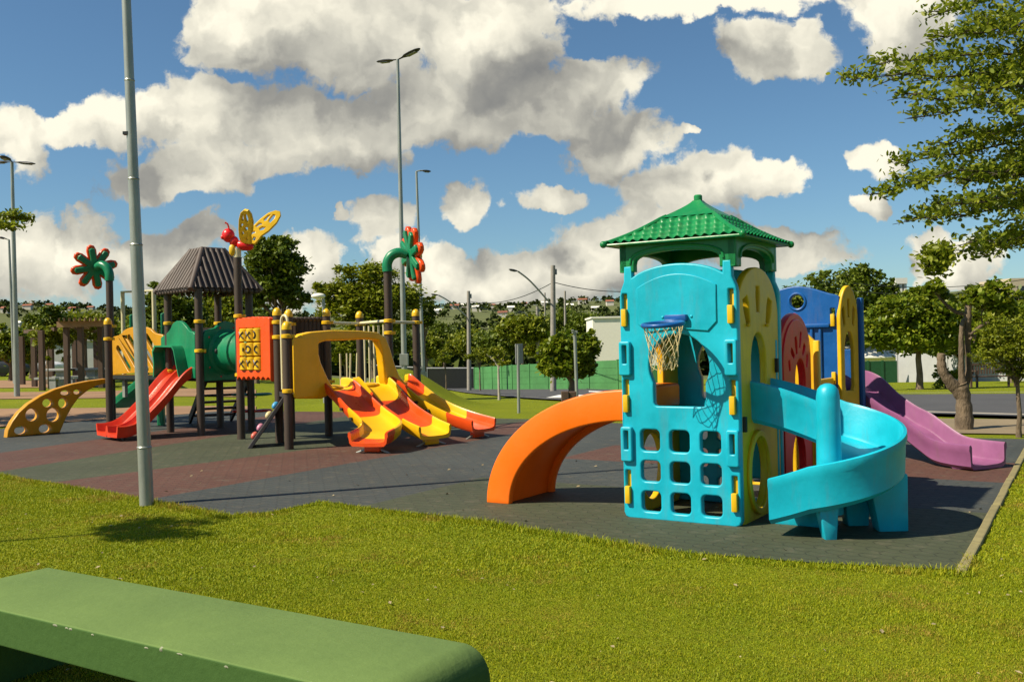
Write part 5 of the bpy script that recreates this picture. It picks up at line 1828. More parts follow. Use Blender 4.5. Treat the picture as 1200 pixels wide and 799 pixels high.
for px, y in ((72, 39.5), (108, 39.5)):
    q = pg(px, y)
    tb_ = thing('park_table', q, 'grey concrete table under the pergola, %s' % ('nearer the lamp' if px < 90 else 'nearer the golden panel'), 'table', 'tables under the pergola')
    MB().box(q + UP * 0.74, (1.5, 0.8, 0.08)).build('table_top', M['greywall'], tb_, bevel=0.01)
    MB().box(q + UP * 0.36, (0.35, 0.35, 0.72)).build('pedestal', M['greywall'], tb_)
    for s in (-1, 1):
        MB().box(q + UP * 0.42 + V((0, s * 0.75, 0)), (1.4, 0.3, 0.08)).box(q + UP * 0.2 + V((0, s * 0.75, 0)), (0.3, 0.25, 0.4)).build('seat', M['greywall'], tb_)

# garden bench on the right verge
q = on_ground(1163, 38)
t = thing('garden_bench', q, 'brown wooden slatted bench on the grass across the road', 'bench')
for k in range(4):
    MB().box(q + V((0, -0.24 + k * 0.13, 0.42)), (1.55, 0.10, 0.04)).build('seat_slat', M['wood'], t)
for k in range(13):
    MB().box(q + V((-0.66 + k * 0.11, 0.24, 0.68)), (0.05, 0.03, 0.36)).build('back_slat', M['wood'], t)
MB().box(q + V((0, 0.24, 0.88)), (1.55, 0.05, 0.08)).build('top_rail', M['wood'], t)
for s in (-1, 1):
    MB().box(q + V((s * 0.74, -0.24, 0.30)), (0.07, 0.07, 0.66)).build('leg', M['wood'], t)
    MB().box(q + V((s * 0.74, 0.24, 0.40)), (0.07, 0.07, 0.95)).build('leg', M['wood'], t)
    MB().box(q + V((s * 0.74, 0.0, 0.64)), (0.08, 0.55, 0.05)).build('armrest', M['wood'], t)


def car(px, y, ang, mat, label):
    q = on_ground(px, y)
    t = thing('parked_car', q, label, 'car', 'cars parked beyond the pergola')
    c, s = math.cos(ang), math.sin(ang)
    X, Y = V((c, s, 0)), V((-s, c, 0))
    def sec(x, pts): return [q + X * x + Y * a + UP * z for a, z in pts]
    body = []
    for x, w, zb, zt in ((-2.0, 0.70, 0.35, 0.80), (-1.85, 0.82, 0.25, 0.92), (-0.9, 0.86, 0.22, 0.95), (0.6, 0.86, 0.22, 0.93), (1.6, 0.82, 0.22, 0.80), (2.0, 0.66, 0.32, 0.66)):
        body.append(sec(x, ((-w, zb), (w, zb), (w, zt - 0.12), (w * 0.9, zt), (-w * 0.9, zt), (-w, zt - 0.12))))
    bo_ = MB().loft(body).build('body', mat, t, True, bevel=0.03)
    cab = [sec(x, ((-w, 0.9), (w, 0.9), (w * 0.82, z), (-w * 0.82, z))) for x, w, z in ((-1.75, 0.76, 0.95), (-1.25, 0.78, 1.40), (-0.2, 0.78, 1.45), (0.3, 0.78, 1.40), (1.05, 0.74, 0.93))]
    MB().loft(cab).build('cabin', M['glass'], t, True, bevel=0.02)
    MB().loft([sec(x, ((-0.63, z), (0.63, z), (0.60, z + 0.04), (-0.60, z + 0.04))) for x, z in ((-1.25, 1.39), (-0.2, 1.445), (0.3, 1.39))]).build('roof', mat, t, True)
    for x in (-1.25, 1.25):
        for w in (-0.80, 0.80):
            MB().cyl(q + X * x + Y * (w - 0.1) + UP * 0.31, q + X * x + Y * (w + 0.1) + UP * 0.31, 0.31, n=18).build('wheel', M['rubber'], t, True)


car(33, 62, 0.1, M['carwhite'], 'white parked car beyond the pergola posts')
car(-2, 60, 0.25, M['cardark'], 'dark parked car at the far left beyond the lamp')

# ================================================================== trees and plants
def leaves(pts, size, mat, name, parent, seed=0, flat=0.35, aspect=2.0, fold=0.0):
    """A leaf-shaped face at every point."""
    g = np.random.default_rng(seed)
    n = len(pts)
    nrm = g.normal(0, 1, (n, 3)); nrm[:, 2] = np.abs(nrm[:, 2]) + flat
    nrm /= np.linalg.norm(nrm, axis=1)[:, None]
    a = g.normal(0, 1, (n, 3)); a -= nrm * (a * nrm).sum(1)[:, None]; a /= np.linalg.norm(a, axis=1)[:, None]
    b = np.cross(nrm, a)
    s = size * g.uniform(0.55, 1.25, n)[:, None]
    u = a * s; v = b * s / aspect
    V_ = np.empty((n, 6, 3))
    V_[:, 0] = pts - u; V_[:, 1] = pts - u * 0.3 + v * 0.85 + nrm * s * 0.06; V_[:, 2] = pts + u * 0.45 + v * 0.8 + nrm * s * 0.05
    V_[:, 3] = pts + u; V_[:, 4] = pts + u * 0.45 - v * 0.8 + nrm * s * 0.05; V_[:, 5] = pts - u * 0.3 - v * 0.85 + nrm * s * 0.06
    f = (np.arange(n) * 6)[:, None] + np.arange(6)[None, :]
    return np_mesh(name, V_.reshape(-1, 3), f, mat, parent)


def crown_points(blobs, n, seed, clumps=None, cl=0.16, hollow=0.35):
    """Points in clumps through a set of ellipsoids [(centre, (rx, ry, rz))]."""
    g = np.random.default_rng(seed)
    vol = np.array([r[0] * r[1] * r[2] for _, r in blobs]); vol = vol ** 0.75; vol /= vol.sum()
    nc = clumps or max(20, n // 45)
    idx = g.choice(len(blobs), nc, p=vol)
    d = g.normal(0, 1, (nc, 3)); d /= np.linalg.norm(d, axis=1)[:, None]
    rad = g.uniform(hollow ** 3, 1, nc) ** (1 / 3.0)
    C = np.array([tuple(b[0]) for b in blobs]); Rr = np.array([b[1] for b in blobs])
    cc_ = C[idx] + d * Rr[idx] * rad[:, None]
    wsz = g.uniform(0.5, 1.5, nc)
    k = g.choice(nc, n, p=wsz / wsz.sum())
    sz = Rr[idx].mean(1) * cl
    off = g.normal(0, 1, (n, 3)) * sz[k][:, None] * wsz[k][:, None]
    off[:, 2] *= 0.65
    return cc_[k] + off, cc_


def limb(mb, p, q, r0, r1, wig, rnd, n=7, seg=8):
    pts = []
    for i in range(n + 1):
        f = i / n
        c = p + (q - p) * f + UP * (0.10 * (q - p).length * math.sin(math.pi * f) * 0.6)
        if 0 < i < n: c = c + V((rnd.uniform(-1, 1), rnd.uniform(-1, 1), rnd.uniform(-.6, .6))) * wig
        pts.append(c)
    mb.tube(pts, [r0 + (r1 - r0) * (i / n) ** 0.8 for i in range(n + 1)], seg)
    return pts


def tree(name, base, label, cat, blobs, nleaf, lsize, lmat, trunk_r, fork, bark='bark', nlimb=10, seed=1, group=None, cl=0.16, hollow=0.35, flat=0.35, aspect=2.0, stems=1, clumps=None):
    rnd = random.Random(seed)
    t = thing(name, base, label, cat, group)
    rg = random.Random(seed * 7 + 1)
    sat = []
    for c, r in blobs:
        for _ in range(4):
            a, e = rg.uniform(0, 6.28), rg.uniform(-0.5, 1.2)
            q = rg.uniform(0.22, 0.42)
            sat.append((V(c) + V((math.cos(a) * math.cos(e) * r[0], math.sin(a) * math.cos(e) * r[1], math.sin(e) * r[2])) * rg.uniform(0.95, 1.25), (r[0] * q, r[1] * q, r[2] * q)))
    pts, cs = crown_points(list(blobs) + sat, nleaf, seed, clumps, cl, hollow)
    leaves(pts, lsize, M[lmat], 'crown', t, seed, flat, aspect)
    mb = MB()
    top = V(fork)
    for s in range(stems):
        off = V((rnd.uniform(-1, 1), rnd.uniform(-1, 1), 0)) * (trunk_r * 2.2 if stems > 1 else 0)
        P = [base - UP * 0.1 + off * 0.5, base + UP * 0.12 + off * 0.5] + [base + (top - base) * f + off * (0.5 + f) + V((rnd.uniform(-1, 1), rnd.uniform(-1, 1), 0)) * trunk_r * 0.5 for f in (0.35, 0.7)] + [top + off * 1.6]
        mb.tube(P, [trunk_r * 1.5, trunk_r * 1.1, trunk_r * 0.95, trunk_r * 0.85, trunk_r * 0.7], 10)
    idx = np.random.default_rng(seed + 5).choice(len(cs), min(nlimb, len(cs)), replace=False)
    for i in idx:
        q = V(cs[i])
        st = top - (top - base) * rnd.uniform(0, 0.25)
        limb(mb, st, q, trunk_r * 0.42, trunk_r * 0.07, (q - st).length * 0.045, rnd)
    mb.build('trunk', M[bark], t, True)
    return t


def px_blob(px, py, hw, hh, y, dy=None):
    """An ellipsoid that stands at depth y and covers this much of the picture."""
    c = at(px, py, y)
    k = y / F_PX
    return (c, (hw * k, (dy if dy is not None else hw * k * 0.9), hh * k))


def px_tree(name, px, y, label, cat, blobs, nleaf, lsize, lmat, tr, forkpy, seed, **kw):
    base = on_ground(px, y)
    fk = at(kw.pop('forkpx', px), forkpy, y)
    return tree(name, base, label, cat, [px_blob(*b, y) for b in blobs], int(nleaf * 1.9), lsize * 0.68, lmat, tr, fk, seed=seed, **kw)


# behind the play structure
px_tree('round_tree', 332, 40, 'dark open crowned tree behind the butterfly', 'tree', [(320, 300, 26, 18), (338, 318, 22, 16), (306, 310, 18, 18), (342, 345, 16, 14), (318, 335, 26, 16), (300, 345, 18, 14), (330, 286, 18, 8)], 9000, 0.16, 'leaf_b', 0.16, 372, 11, nlimb=16, bark='bark', stems=3, cl=0.20, hollow=0.5)
px_tree('umbrella_tree', 437, 36, 'flat topped light green tree behind the golden arch', 'tree', [(432, 322, 34, 9), (405, 340, 28, 9), (452, 345, 40, 10), (425, 360, 44, 13), (470, 352, 26, 8), (440, 380, 40, 10), (395, 356, 20, 8), (488, 350, 16, 4)], 12000, 0.13, 'leaf_c', 0.13, 385, 12, nlimb=18, cl=0.20, hollow=0.3, flat=0.9)
px_tree('umbrella_tree', 497, 44, 'darker flat topped tree just left of the slim street lamp', 'tree', [(496, 358, 14, 6), (486, 372, 16, 9), (500, 374, 12, 8)], 3000, 0.13, 'leaf_b', 0.10, 395, 13, nlimb=8, flat=0.9)
for i, (px, y, pyc, hw, hh, lm, lab) in enumerate((
        (205, 52, 368, 30, 28, 'leaf_b', 'dense dark tree behind the left side of the hut roof'),
        (262, 56, 372, 32, 30, 'leaf_c', 'bushy light tree behind the hut posts'),
        (300, 50, 385, 24, 22, 'leaf_b', 'low dark tree behind the noughts and crosses panel'),
        (166, 60, 385, 20, 16, 'leaf_d', 'small rounded tree behind the golden panel'),
        (360, 60, 400, 24, 18, 'leaf_b', 'low dark tree behind the picket barrier'),
        (405, 66, 405, 28, 16, 'leaf_c', 'light green shrubby tree seen through the golden arch'),
        (455, 70, 400, 26, 14, 'leaf_b', 'dark shrubby tree at the foot of the double headed lamp'))):
    px_tree('background_tree', px, y, lab, 'tree', [(px, pyc, hw, hh), (px - hw * 0.6, pyc + hh * 0.3, hw * 0.6, hh * 0.6), (px + hw * 0.55, pyc + hh * 0.2, hw * 0.6, hh * 0.7), (px + hw * .1, pyc - hh * .6, hw * .6, hh * .5)], 5200, 0.20, lm, 0.14, pyc + hh, 30 + i, nlimb=8, cl=0.2)
# by the pergola
for i, (px, y, pyc, hw, hh, lm, lab) in enumerate((
        (56, 44, 378, 22, 16, 'leaf_b', 'dark leafy tree rising over the pergola end'),
        (100, 46, 378, 34, 8, 'leaf_c', 'light green tree spreading over the pergola beam'),
        (12, 50, 405, 24, 20, 'leaf_d', 'dark round tree behind the left lamp posts'),
        (36, 54, 410, 18, 16, 'leaf_b', 'small dark tree in front of the white car'),
        (130, 62, 400, 16, 14, 'leaf_b', 'dark tree behind the pergola tables'))):
    px_tree('background_tree', px, y, lab, 'tree', [(px, pyc, hw, hh), (px - hw * 0.5, pyc + hh * 0.3, hw * 0.6, hh * 0.6), (px + hw * 0.5, pyc + hh * 0.2, hw * 0.6, hh * 0.7)], 4200, 0.17, lm, 0.11, pyc + hh, 50 + i, nlimb=8)
for i, (px, y) in enumerate(((56, 38.5), (76, 39), (122, 39.5))):
    q = on_ground(px, y)
    lab = ['vine hanging from the darker pergola end', 'vine on the pergola beside the tan beam', 'leafy vine under the pergola beam near the golden panel'][i]
    tree('climbing_vine', q, lab, 'vine', [(q + UP * 2.1 + V((0, 0, 0)), (0.55, 0.5, 0.35)), (q + UP * 1.5, (0.2, 0.2, 0.6))], 1500, 0.09, 'leaf_c', 0.03, q + UP * 2.0, seed=70 + i, nlimb=4)

# centre: the round bush, saplings and shrubs beyond the road
px_tree('round_bush', 668, 30, 'round leafy bush tree at the road edge', 'tree', [(667, 410, 25, 17), (650, 412, 17, 17), (686, 409, 17, 15), (660, 430, 22, 14), (680, 432, 17, 12), (643, 427, 10, 10), (694, 404, 9, 7)], 7000, 0.13, 'leaf_d', 0.11, 440, 15, nlimb=14, cl=0.2)
px_tree('sapling', 584, 34, 'sparse sapling with whitewashed stem on the lawn', 'sapling', [(582, 415, 14, 8), (573, 424, 10, 5), (590, 424, 10, 6)], 500, 0.10, 'leaf_c', 0.045, 425, 16, nlimb=6, bark='concrete')
px_tree('sapling', 522, 60, 'thin sapling in front of the dark fence', 'sapling', [(522, 420, 9, 7), (515, 425, 6, 4)], 400, 0.14, 'leaf_c', 0.04, 428, 17, nlimb=4)
px_tree('sapling', 562, 62, 'leafy sapling at the corner of the green fence', 'sapling', [(560, 415, 12, 8), (570, 420, 9, 5), (552, 419, 8, 4)], 700, 0.14, 'leaf_c', 0.05, 425, 18, nlimb=5)
mid = [(612, 88, 385, 26, 16, 'leaf_c', 'light green spreading tree behind the green fence'),
       (585, 100, 400, 26, 14, 'leaf_b', 'dark shrub tree behind the middle of the green fence'),
       (640, 92, 405, 24, 14, 'leaf_c', 'yellow green shrub tree left of the round bush'),
       (548, 120, 402, 24, 14, 'leaf_c', 'pale shrub tree beyond the dark fence corner'),
       (520, 130, 395, 22, 18, 'leaf_b', 'dark tree beyond the dark fence'),
       (690, 110, 385, 26, 16, 'leaf_b', 'dark tree between the far pole and the white building'),
       (660, 125, 378, 24, 14, 'leaf_b', 'darker tree behind the lamp arm pole'),
       (500, 110, 405, 18, 12, 'leaf_c', 'light shrub tree behind the slim street lamp')]
for i, (px, y, pyc, hw, hh, lm, lab) in enumerate(mid):
    px_tree('background_tree', px, y, lab, 'tree', [(px, pyc, hw, hh), (px - hw * 0.6, pyc + hh * 0.35, hw * 0.6, hh * 0.6), (px + hw * 0.6, pyc + hh * 0.3, hw * 0.6, hh * 0.6)], 3600, 0.30, lm, 0.16, pyc + hh, 80 + i, nlimb=6)

# the right side
px_tree('broad_tree', 985, 75, 'large dark broad tree behind the blue tower', 'tree', [(950, 345, 30, 20), (990, 342, 40, 24), (1030, 352, 28, 18), (970, 370, 50, 24), (1020, 380, 40, 22), (930, 365, 24, 18), (1000, 328, 16, 8)], 15000, 0.26, 'leaf_b', 0.32, 400, 19, nlimb=14, cl=0.17)
px_tree('street_tree', 1077, 36, 'leafy street tree with slim trunk in front of the grey wall', 'tree', [(1075, 360, 30, 18), (1050, 372, 28, 22), (1100, 372, 30, 22), (1030, 385, 24, 20), (1070, 395, 40, 16), (1015, 398, 16, 12), (1110, 392, 16, 14), (1080, 345, 16, 8)], 12000, 0.15, 'leaf_d', 0.12, 405, 20, nlimb=16, cl=0.19)
px_tree('street_tree', 1185, 48, 'leafy tree behind the wooden bench', 'tree', [(1180, 385, 40, 26), (1215, 380, 30, 30), (1150, 395, 20, 18), (1195, 365, 24, 14)], 9000, 0.19, 'leaf_d', 0.13, 420, 21, nlimb=10)
px_tree('background_tree', 1125, 56, 'dark low tree between the lopped trunk and the grey wall', 'tree', [(1120, 390, 30, 20), (1100, 405, 20, 12), (1145, 400, 24, 16)], 5000, 0.2, 'leaf_b', 0.13, 415, 22, nlimb=8)
px_tree('young_tree', 1192, 13.5, 'slender young tree with fine foliage beside the kerb', 'tree', [(1188, 405, 30, 22), (1168, 418, 22, 14), (1210, 410, 26, 22), (1180, 385, 22, 12), (1196, 432, 24, 10), (1160, 402, 12, 8)], 6500, 0.034, 'leaf_c', 0.032, 440, 23, nlimb=22, cl=0.22, flat=0.6, hollow=0.2)
for i, (px, y, h, lab) in enumerate(((1107, 37, 0.7, 'small round shrub beside the lopped tree trunk across the road'), (1218, 40, 0.9, 'small round shrub at the far end of the wooden bench'))):
    q = on_ground(px, y)
    tree('shrub', q, lab, 'shrub', [(q + UP * 0.35, (0.5, 0.5, 0.42))], 900, 0.08, 'leaf_d', 0.03, q + UP * 0.3, seed=95 + i, nlimb=4)

# the lopped tree: thick trunk, one cut stub, twin stems and a few leafy shoots
lb = gnd(1129, 504)
ly = lb.y
t = thing('lopped_tree', lb, 'pruned tree with thick trunk, cut stub and a few leafy shoots', 'tree')
def lp_(px, py, dy=0.0): return at(px, py, ly + dy)
mb = MB()
kk = ly / F_PX
def rough(pts, rad, seg=14):
    P = smooth_path(pts, 5); n = len(P)
    rr = []
    for i in range(n):
        f = i / (n - 1) * (len(rad) - 1); a = int(min(f, len(rad) - 2)); r = rad[a] + (rad[a + 1] - rad[a]) * (f - a)
        rr.append(0.84 * r * kk * (1 + 0.07 * math.sin(i * 2.1) + 0.04 * math.sin(i * 5.3)))
    mb.tube(P, rr, seg)
rough([lb - UP * 0.1, lp_(1130, 485), lp_(1128, 462), lp_(1124, 450)], [14.5, 11, 10, 11])
rough([lp_(1126, 462), lp_(1113, 447), lp_(1105, 435), lp_(1103, 421), lp_(1103.5, 414)], [9.5, 7.5, 6.5, 6.0, 5.2])
rough([lp_(1130, 458), lp_(1127, 440), lp_(1126.5, 410), lp_(1127, 385), lp_(1130, 374)], [6.5, 4.3, 3.5, 3.2, 3.6])
rough([lp_(1130, 456, .1), lp_(1135, 435, .1), lp_(1134, 405, .08), lp_(1134, 375, .0), lp_(1135, 355)], [6.0, 4.2, 3.6, 5.2, 4.0])
rough([lp_(1133, 369), lp_(1118, 364), lp_(1104, 352), lp_(1096, 341), lp_(1093, 330)], [3.4, 2.6, 2.0, 1.6, 0.8], 10)
rough([lp_(1100, 346), lp_(1090, 343), lp_(1080, 335)], [1.2, 0.9, 0.5], 8)
rough([lp_(1136, 392), lp_(1150, 382), lp_(1166, 374), lp_(1178, 368)], [3.0, 2.4, 1.8, 0.8], 10)
rough([lp_(1134, 372), lp_(1139, 352), lp_(1146, 340)], [1.6, 1.1, 0.5], 8)
rough([lp_(1136, 398), lp_(1143, 392), lp_(1141, 402)], [2.0, 1.4, 0.6], 8)
rough([lp_(1152, 381), lp_(1150, 368), lp_(1156, 358)], [1.5, 1.1, 0.5], 8)
mb.build('trunk', M['bark'], t, True)
lblobs = [px_blob(*b, ly) for b in ((1150, 350, 22, 12), (1170, 356, 20, 16), (1162, 340, 22, 8), (1182, 368, 12, 12), (1096, 336, 14, 10), (1110, 350, 10, 7), (1086, 344, 8, 5), (1148, 372, 8, 6), (1118, 420, 5, 4))]
pts, _ = crown_points(lblobs, 2100, 24, 110, 0.22)
leaves(pts, 0.058, M['leaf_d'], 'crown', t, 24, 0.5, 1.9)

# the big layered tree whose branches come in from the right
bt_ = V((7.9, 11.2, 0))
t = thing('layered_tree', bt_, 'large layered tree whose small leaved branches overhang the picture corner', 'tree')
rnd = random.Random(5)
mb = MB()
tb_pts = [bt_ - UP * 0.1, bt_ + V((0.02, 0, 1.2)), bt_ + V((-0.05, 0.05, 2.6)), bt_ + V((0.02, 0, 4.2)), bt_ + V((0, 0, 6.6))]
mb.tube(smooth_path(tb_pts, 4), [0.20 - 0.0085 * i for i in range(17)], 12)
LP = []
def spray(p0, p1, r0, sag, ntw, twl, dens):
    """One limb with side twigs in a flat spray; leaves sit along the twigs."""
    P = []
    L = (p1 - p0).length
    for i in range(15):
        f = i / 14
        c = p0 + (p1 - p0) * f + UP * (sag * math.sin(math.pi * f))
        if 0 < i < 14: c = c + V((rnd.uniform(-1, 1), rnd.uniform(-1, 1), rnd.uniform(-1, 1))) * 0.018 * L * 0.6
        P.append(c)
    mb.tube(P, [0.62 * r0 * (1 - 0.9 * i / 14) for i in range(15)], 7)
    ntw = int(ntw * 1.25)
    d = (p1 - p0).normalized(); s = d.cross(UP).normalized()
    for k in range(ntw):
        f = 0.22 + 0.78 * (k + rnd.random()) / ntw
        b = P[min(int(f * 14), 14)]
        sg = -1 if k % 2 else 1
        tl_ = twl * (1.15 - 0.7 * f) * rnd.uniform(0.6, 1.2)
        q = b + d * tl_ * rnd.uniform(0.35, 0.8) + s * sg * tl_ * rnd.uniform(0.4, 0.9) + UP * tl_ * rnd.uniform(-0.22, 0.34)
        T = [b, b + (q - b) * 0.5 + UP * 0.03 * tl_, q]
        mb.tube(T, [0.008, 0.006, 0.003], 5)
        m_ = int(dens * tl_ * 150)
        for _ in range(m_):
            g = rnd.random() ** 0.8
            c = b + (q - b) * g
            LP.append((c.x + rnd.gauss(0, 0.055), c.y + rnd.gauss(0, 0.055), c.z + rnd.gauss(0.02, 0.042)))
LAY = [  # tip px, tip py, depth of tip, root z, limb radius, sag, twigs, twig length
    (990, 95, 8.6, 4.3, 0.05, 0.12, 34, 0.55), (1022, 78, 9.6, 4.6, 0.045, 0.10, 30, 0.55), (1040, 118, 8.2, 4.2, 0.04, 0.10, 28, 0.5), (1060, 140, 9.8, 4.2, 0.04, 0.08, 26, 0.5),
    (1078, 52, 9.0, 5.0, 0.045, 0.10, 28, 0.55), (1088, 14, 9.4, 5.4, 0.045, 0.12, 28, 0.55), (1110, -8, 8.8, 5.7, 0.045, 0.1, 26, 0.55), (1130, 30, 10.4, 5.2, 0.04, 0.1, 26, 0.55),
    (1012, 228, 8.8, 3.3, 0.045, 0.10, 32, 0.5), (1040, 190, 9.6, 3.6, 0.045, 0.10, 30, 0.5), (1058, 212, 8.3, 3.4, 0.04, 0.08, 26, 0.5), (1085, 168, 9.0, 3.9, 0.04, 0.08, 26, 0.5),
    (1046, 263, 8.7, 2.95, 0.04, 0.08, 30, 0.48), (1072, 250, 9.7, 3.1, 0.04, 0.08, 28, 0.48), (1100, 240, 8.2, 3.2, 0.035, 0.06, 24, 0.45), (1120, 205, 10.2, 3.6, 0.04, 0.06, 26, 0.5),
    (1080, 300, 9.0, 2.6, 0.035, 0.06, 24, 0.42), (1110, 290, 8.4, 2.75, 0.03, 0.05, 24, 0.42), (1140, 300, 9.6, 2.7, 0.03, 0.05, 22, 0.42), (1160, 262, 8.6, 3.0, 0.03, 0.05, 22, 0.45),
    (1150, 90, 9.2, 4.6, 0.04, 0.08, 26, 0.5), (1165, 130, 8.6, 4.2, 0.035, 0.06, 24, 0.5), (1180, 180, 9.4, 3.8, 0.035, 0.05, 20, 0.45), (1175, 40, 8.8, 5.1, 0.035, 0.06, 22, 0.5)]
for px, py, y, rz, rr, sg, nt_, tw in LAY:
    tip = at(px, py, y)
    spray(bt_ + V((0, 0, rz)), tip, rr, sg, nt_, tw, 1.0)
# a drooping shoot under the lowest layer
for px, py in ((1092, 322), (1086, 312), (1100, 318)):
    spray(at(1110, 292, 8.6), at(px, py, 8.6), 0.012, 0.02, 7, 0.16, 2.0)
# limbs on the far side of the trunk keep the crown whole
for k in range(16):
    a = rnd.uniform(-1.9, 1.5); ll = rnd.uniform(2.2, 3.4); z = rnd.uniform(2.8, 6.0)
    spray(bt_ + V((0, 0, z)), bt_ + V((math.cos(a) * ll, math.sin(a) * ll, z + rnd.uniform(0.1, 0.7))), 0.04, 0.1, 22, 0.55, 0.8)
leaves(np.array(LP), 0.033, M['leaf_a'], 'crown', t, 41, 0.25, 1.9)
mb.build('trunk', M['darkbark'], t, True)

# a tree just outside the left edge: its shade falls on the lawn
q = V((-9.2, 5.9, 0))
t = thing('layered_tree', q, 'slender tree just outside the left edge whose shade falls on the near lawn', 'tree')
mb = MB(); LP = []
mb.tube(smooth_path([q - UP * 0.1, q + UP * 1.2, q + UP * 2.4, q + V((0.05, 0, 3.9))], 4), [0.09 - 0.005 * i for i in range(13)], 10)
mb.tube([q + UP * 2.9, q + V((1.5, 0.5, 3.2)), q + V((2.9, 1.0, 3.15))], [0.05, 0.03, 0.02], 8)
for k in range(12):
    a = rnd.uniform(0, 6.3); ll = rnd.uniform(0.4, 0.8); z = rnd.uniform(2.8, 3.6)
    spray(q + V((2.9, 1.0, 3.15)), q + V((3.4 + math.cos(a) * ll * 0.95, 1.25 + math.sin(a) * ll * 0.95, 3.0 + rnd.uniform(0.0, 0.5))), 0.02, 0.05, 12, 0.34, 0.42)
leaves(np.array(LP), 0.034, M['leaf_a'], 'crown', t, 42, 0.9, 1.9)
mb.build('trunk', M['darkbark'], t, True)


# another one further back: one leafy shoot of it reaches into the picture
q = V((-14.6, 19.6, 0))
t = thing('layered_tree', q, 'tree beyond the left edge with one leafy shoot beside the three headed lamp', 'tree')
mb = MB(); LP = []
mb.tube(smooth_path([q - UP * 0.1, q + UP * 1.5, q + UP * 3.2, q + V((0.05, 0, 5.6))], 4), [0.15 - 0.009 * i for i in range(13)], 10)
J0 = at(-75, 262, 19.4)
mb.tube([q + UP * 3.0, q + (J0 - q) * 0.5 + UP * 1.9, J0], [0.07, 0.05, 0.03], 8)
spray(J0, at(35, 257, 20.0), 0.04, 0.08, 22, 0.5, 1.0)
spray(J0, at(22, 268, 19.0), 0.03, 0.06, 18, 0.42, 1.0)
for k in range(26):
    a = rnd.uniform(0, 6.3); ll = rnd.uniform(1.2, 2.4); z = rnd.uniform(3.0, 5.2)
    spray(q + V((0, 0, z)), q + V((math.cos(a) * ll - 0.6, math.sin(a) * ll, z + rnd.uniform(0.0, 0.6))), 0.03, 0.08, 16, 0.6, 0.6)
leaves(np.array(LP), 0.055, M['leaf_a'], 'crown', t, 43, 0.4, 1.9)
mb.build('trunk', M['darkbark'], t, True)


# ================================================================== the hills: far woodland and houses
def woodland():
    g = np.random.default_rng(77)
    P = []
    n = 5200
    az = g.uniform(-0.62, 0.62, n); r = np.exp(g.uniform(math.log(150), math.log(1420), n))
    x, y = r * np.sin(az), r * np.cos(az)
    patch = np.sin(x * 0.012 + y * 0.007) + np.sin(x * 0.005 - y * 0.011 + 2) + 0.8 * np.sin(x * 0.03 + y * 0.021)
    keep = (patch > -0.25) | (g.uniform(0, 1, n) < 0.25)
    x, y, r = x[keep], y[keep], r[keep]
    allp = []; sizes = []
    for xi, yi, ri in zip(x, y, r):
        m = int(np.clip(26000 / ri, 26, 130))
        s = g.uniform(2.2, 4.6) * (1.0 if ri < 600 else 1.35)
        d = g.normal(0, 1, (m, 3)); d /= np.linalg.norm(d, axis=1)[:, None]
        d *= g.uniform(0.55, 1.0, m)[:, None] * np.array([s, s, s * 0.75])
        d[:, 2] = np.abs(d[:, 2]) * 1.25 - 0.2
        allp.append(d + np.array([xi, yi, zg(xi, yi) + s * 0.35]))
        sizes.append(np.full(m, s * 0.34))
    pts = np.concatenate(allp); sz = np.concatenate(sizes)
    n = len(pts)
    nrm = g.normal(0, 1, (n, 3)); nrm[:, 2] = np.abs(nrm[:, 2]) + 0.3; nrm /= np.linalg.norm(nrm, axis=1)[:, None]
    a = g.normal(0, 1, (n, 3)); a -= nrm * (a * nrm).sum(1)[:, None]; a /= np.linalg.norm(a, axis=1)[:, None]
    b = np.cross(nrm, a)
    u, v = a * sz[:, None], b * sz[:, None] * 0.8
    q = np.stack([pts - u, pts - v, pts + u, pts + v], 1)
    o = np_mesh('far_woodland', q.reshape(-1, 3), np.arange(n * 4).reshape(n, 4), M['leaf_far'])
    tag(o, 'woodland covering the far hills', 'woodland', kind='stuff')


woodland()
hw_ = simple('pale house wall', (0.62, 0.58, 0.50), 0.8, 0.1)
spots = [(8, 900, 1), (22, 760, 0), (34, 980, 1), (47, 820, 0), (60, 1050, 1), (74, 900, 0), (88, 1000, 1), (16, 1150, 0), (108, 1080, 1), (2, 700, 0), (28, 640, 1), (514, 900, 0), (534, 1050, 1), (560, 980, 0), (578, 1120, 1), (600, 1000, 0), (616, 1150, 1), (668, 980, 0), (684, 1080, 1), (700, 900, 0), (716, 1000, 1), (590, 860, 1), (640, 1120, 0), (40, 1180, 1), (545, 1180, 0)]
for i, (px, y, k) in enumerate(spots):
    q = on_ground(px, y)
    w, d, h = rnd.uniform(5, 10), rnd.uniform(6, 8), rnd.uniform(3.0, 4.6)
    t = thing('hillside_house', q, 'small pale house on the far hillside%s' % (' with a reddish roof' if k else ' with a white roof'), 'house', 'houses with reddish roofs on the far hillside' if k else 'houses with white roofs on the far hillside')
    zb = 0.5
    MB().box(q + UP * (h / 2 + zb - 3), (w, d, h + 6)).build('wall', hw_, t)
    zt = q.z + h + zb
    MB().loft([[V((q.x + s * (w / 2 + 0.5), q.y + a, zt + b)) for a, b in ((-d / 2 - 0.5, -0.1), (d / 2 + 0.5, -0.1), (0, d * 0.24))] for s in (-1, 1)]).build('roof', M['tile'] if k else M['white'], t)

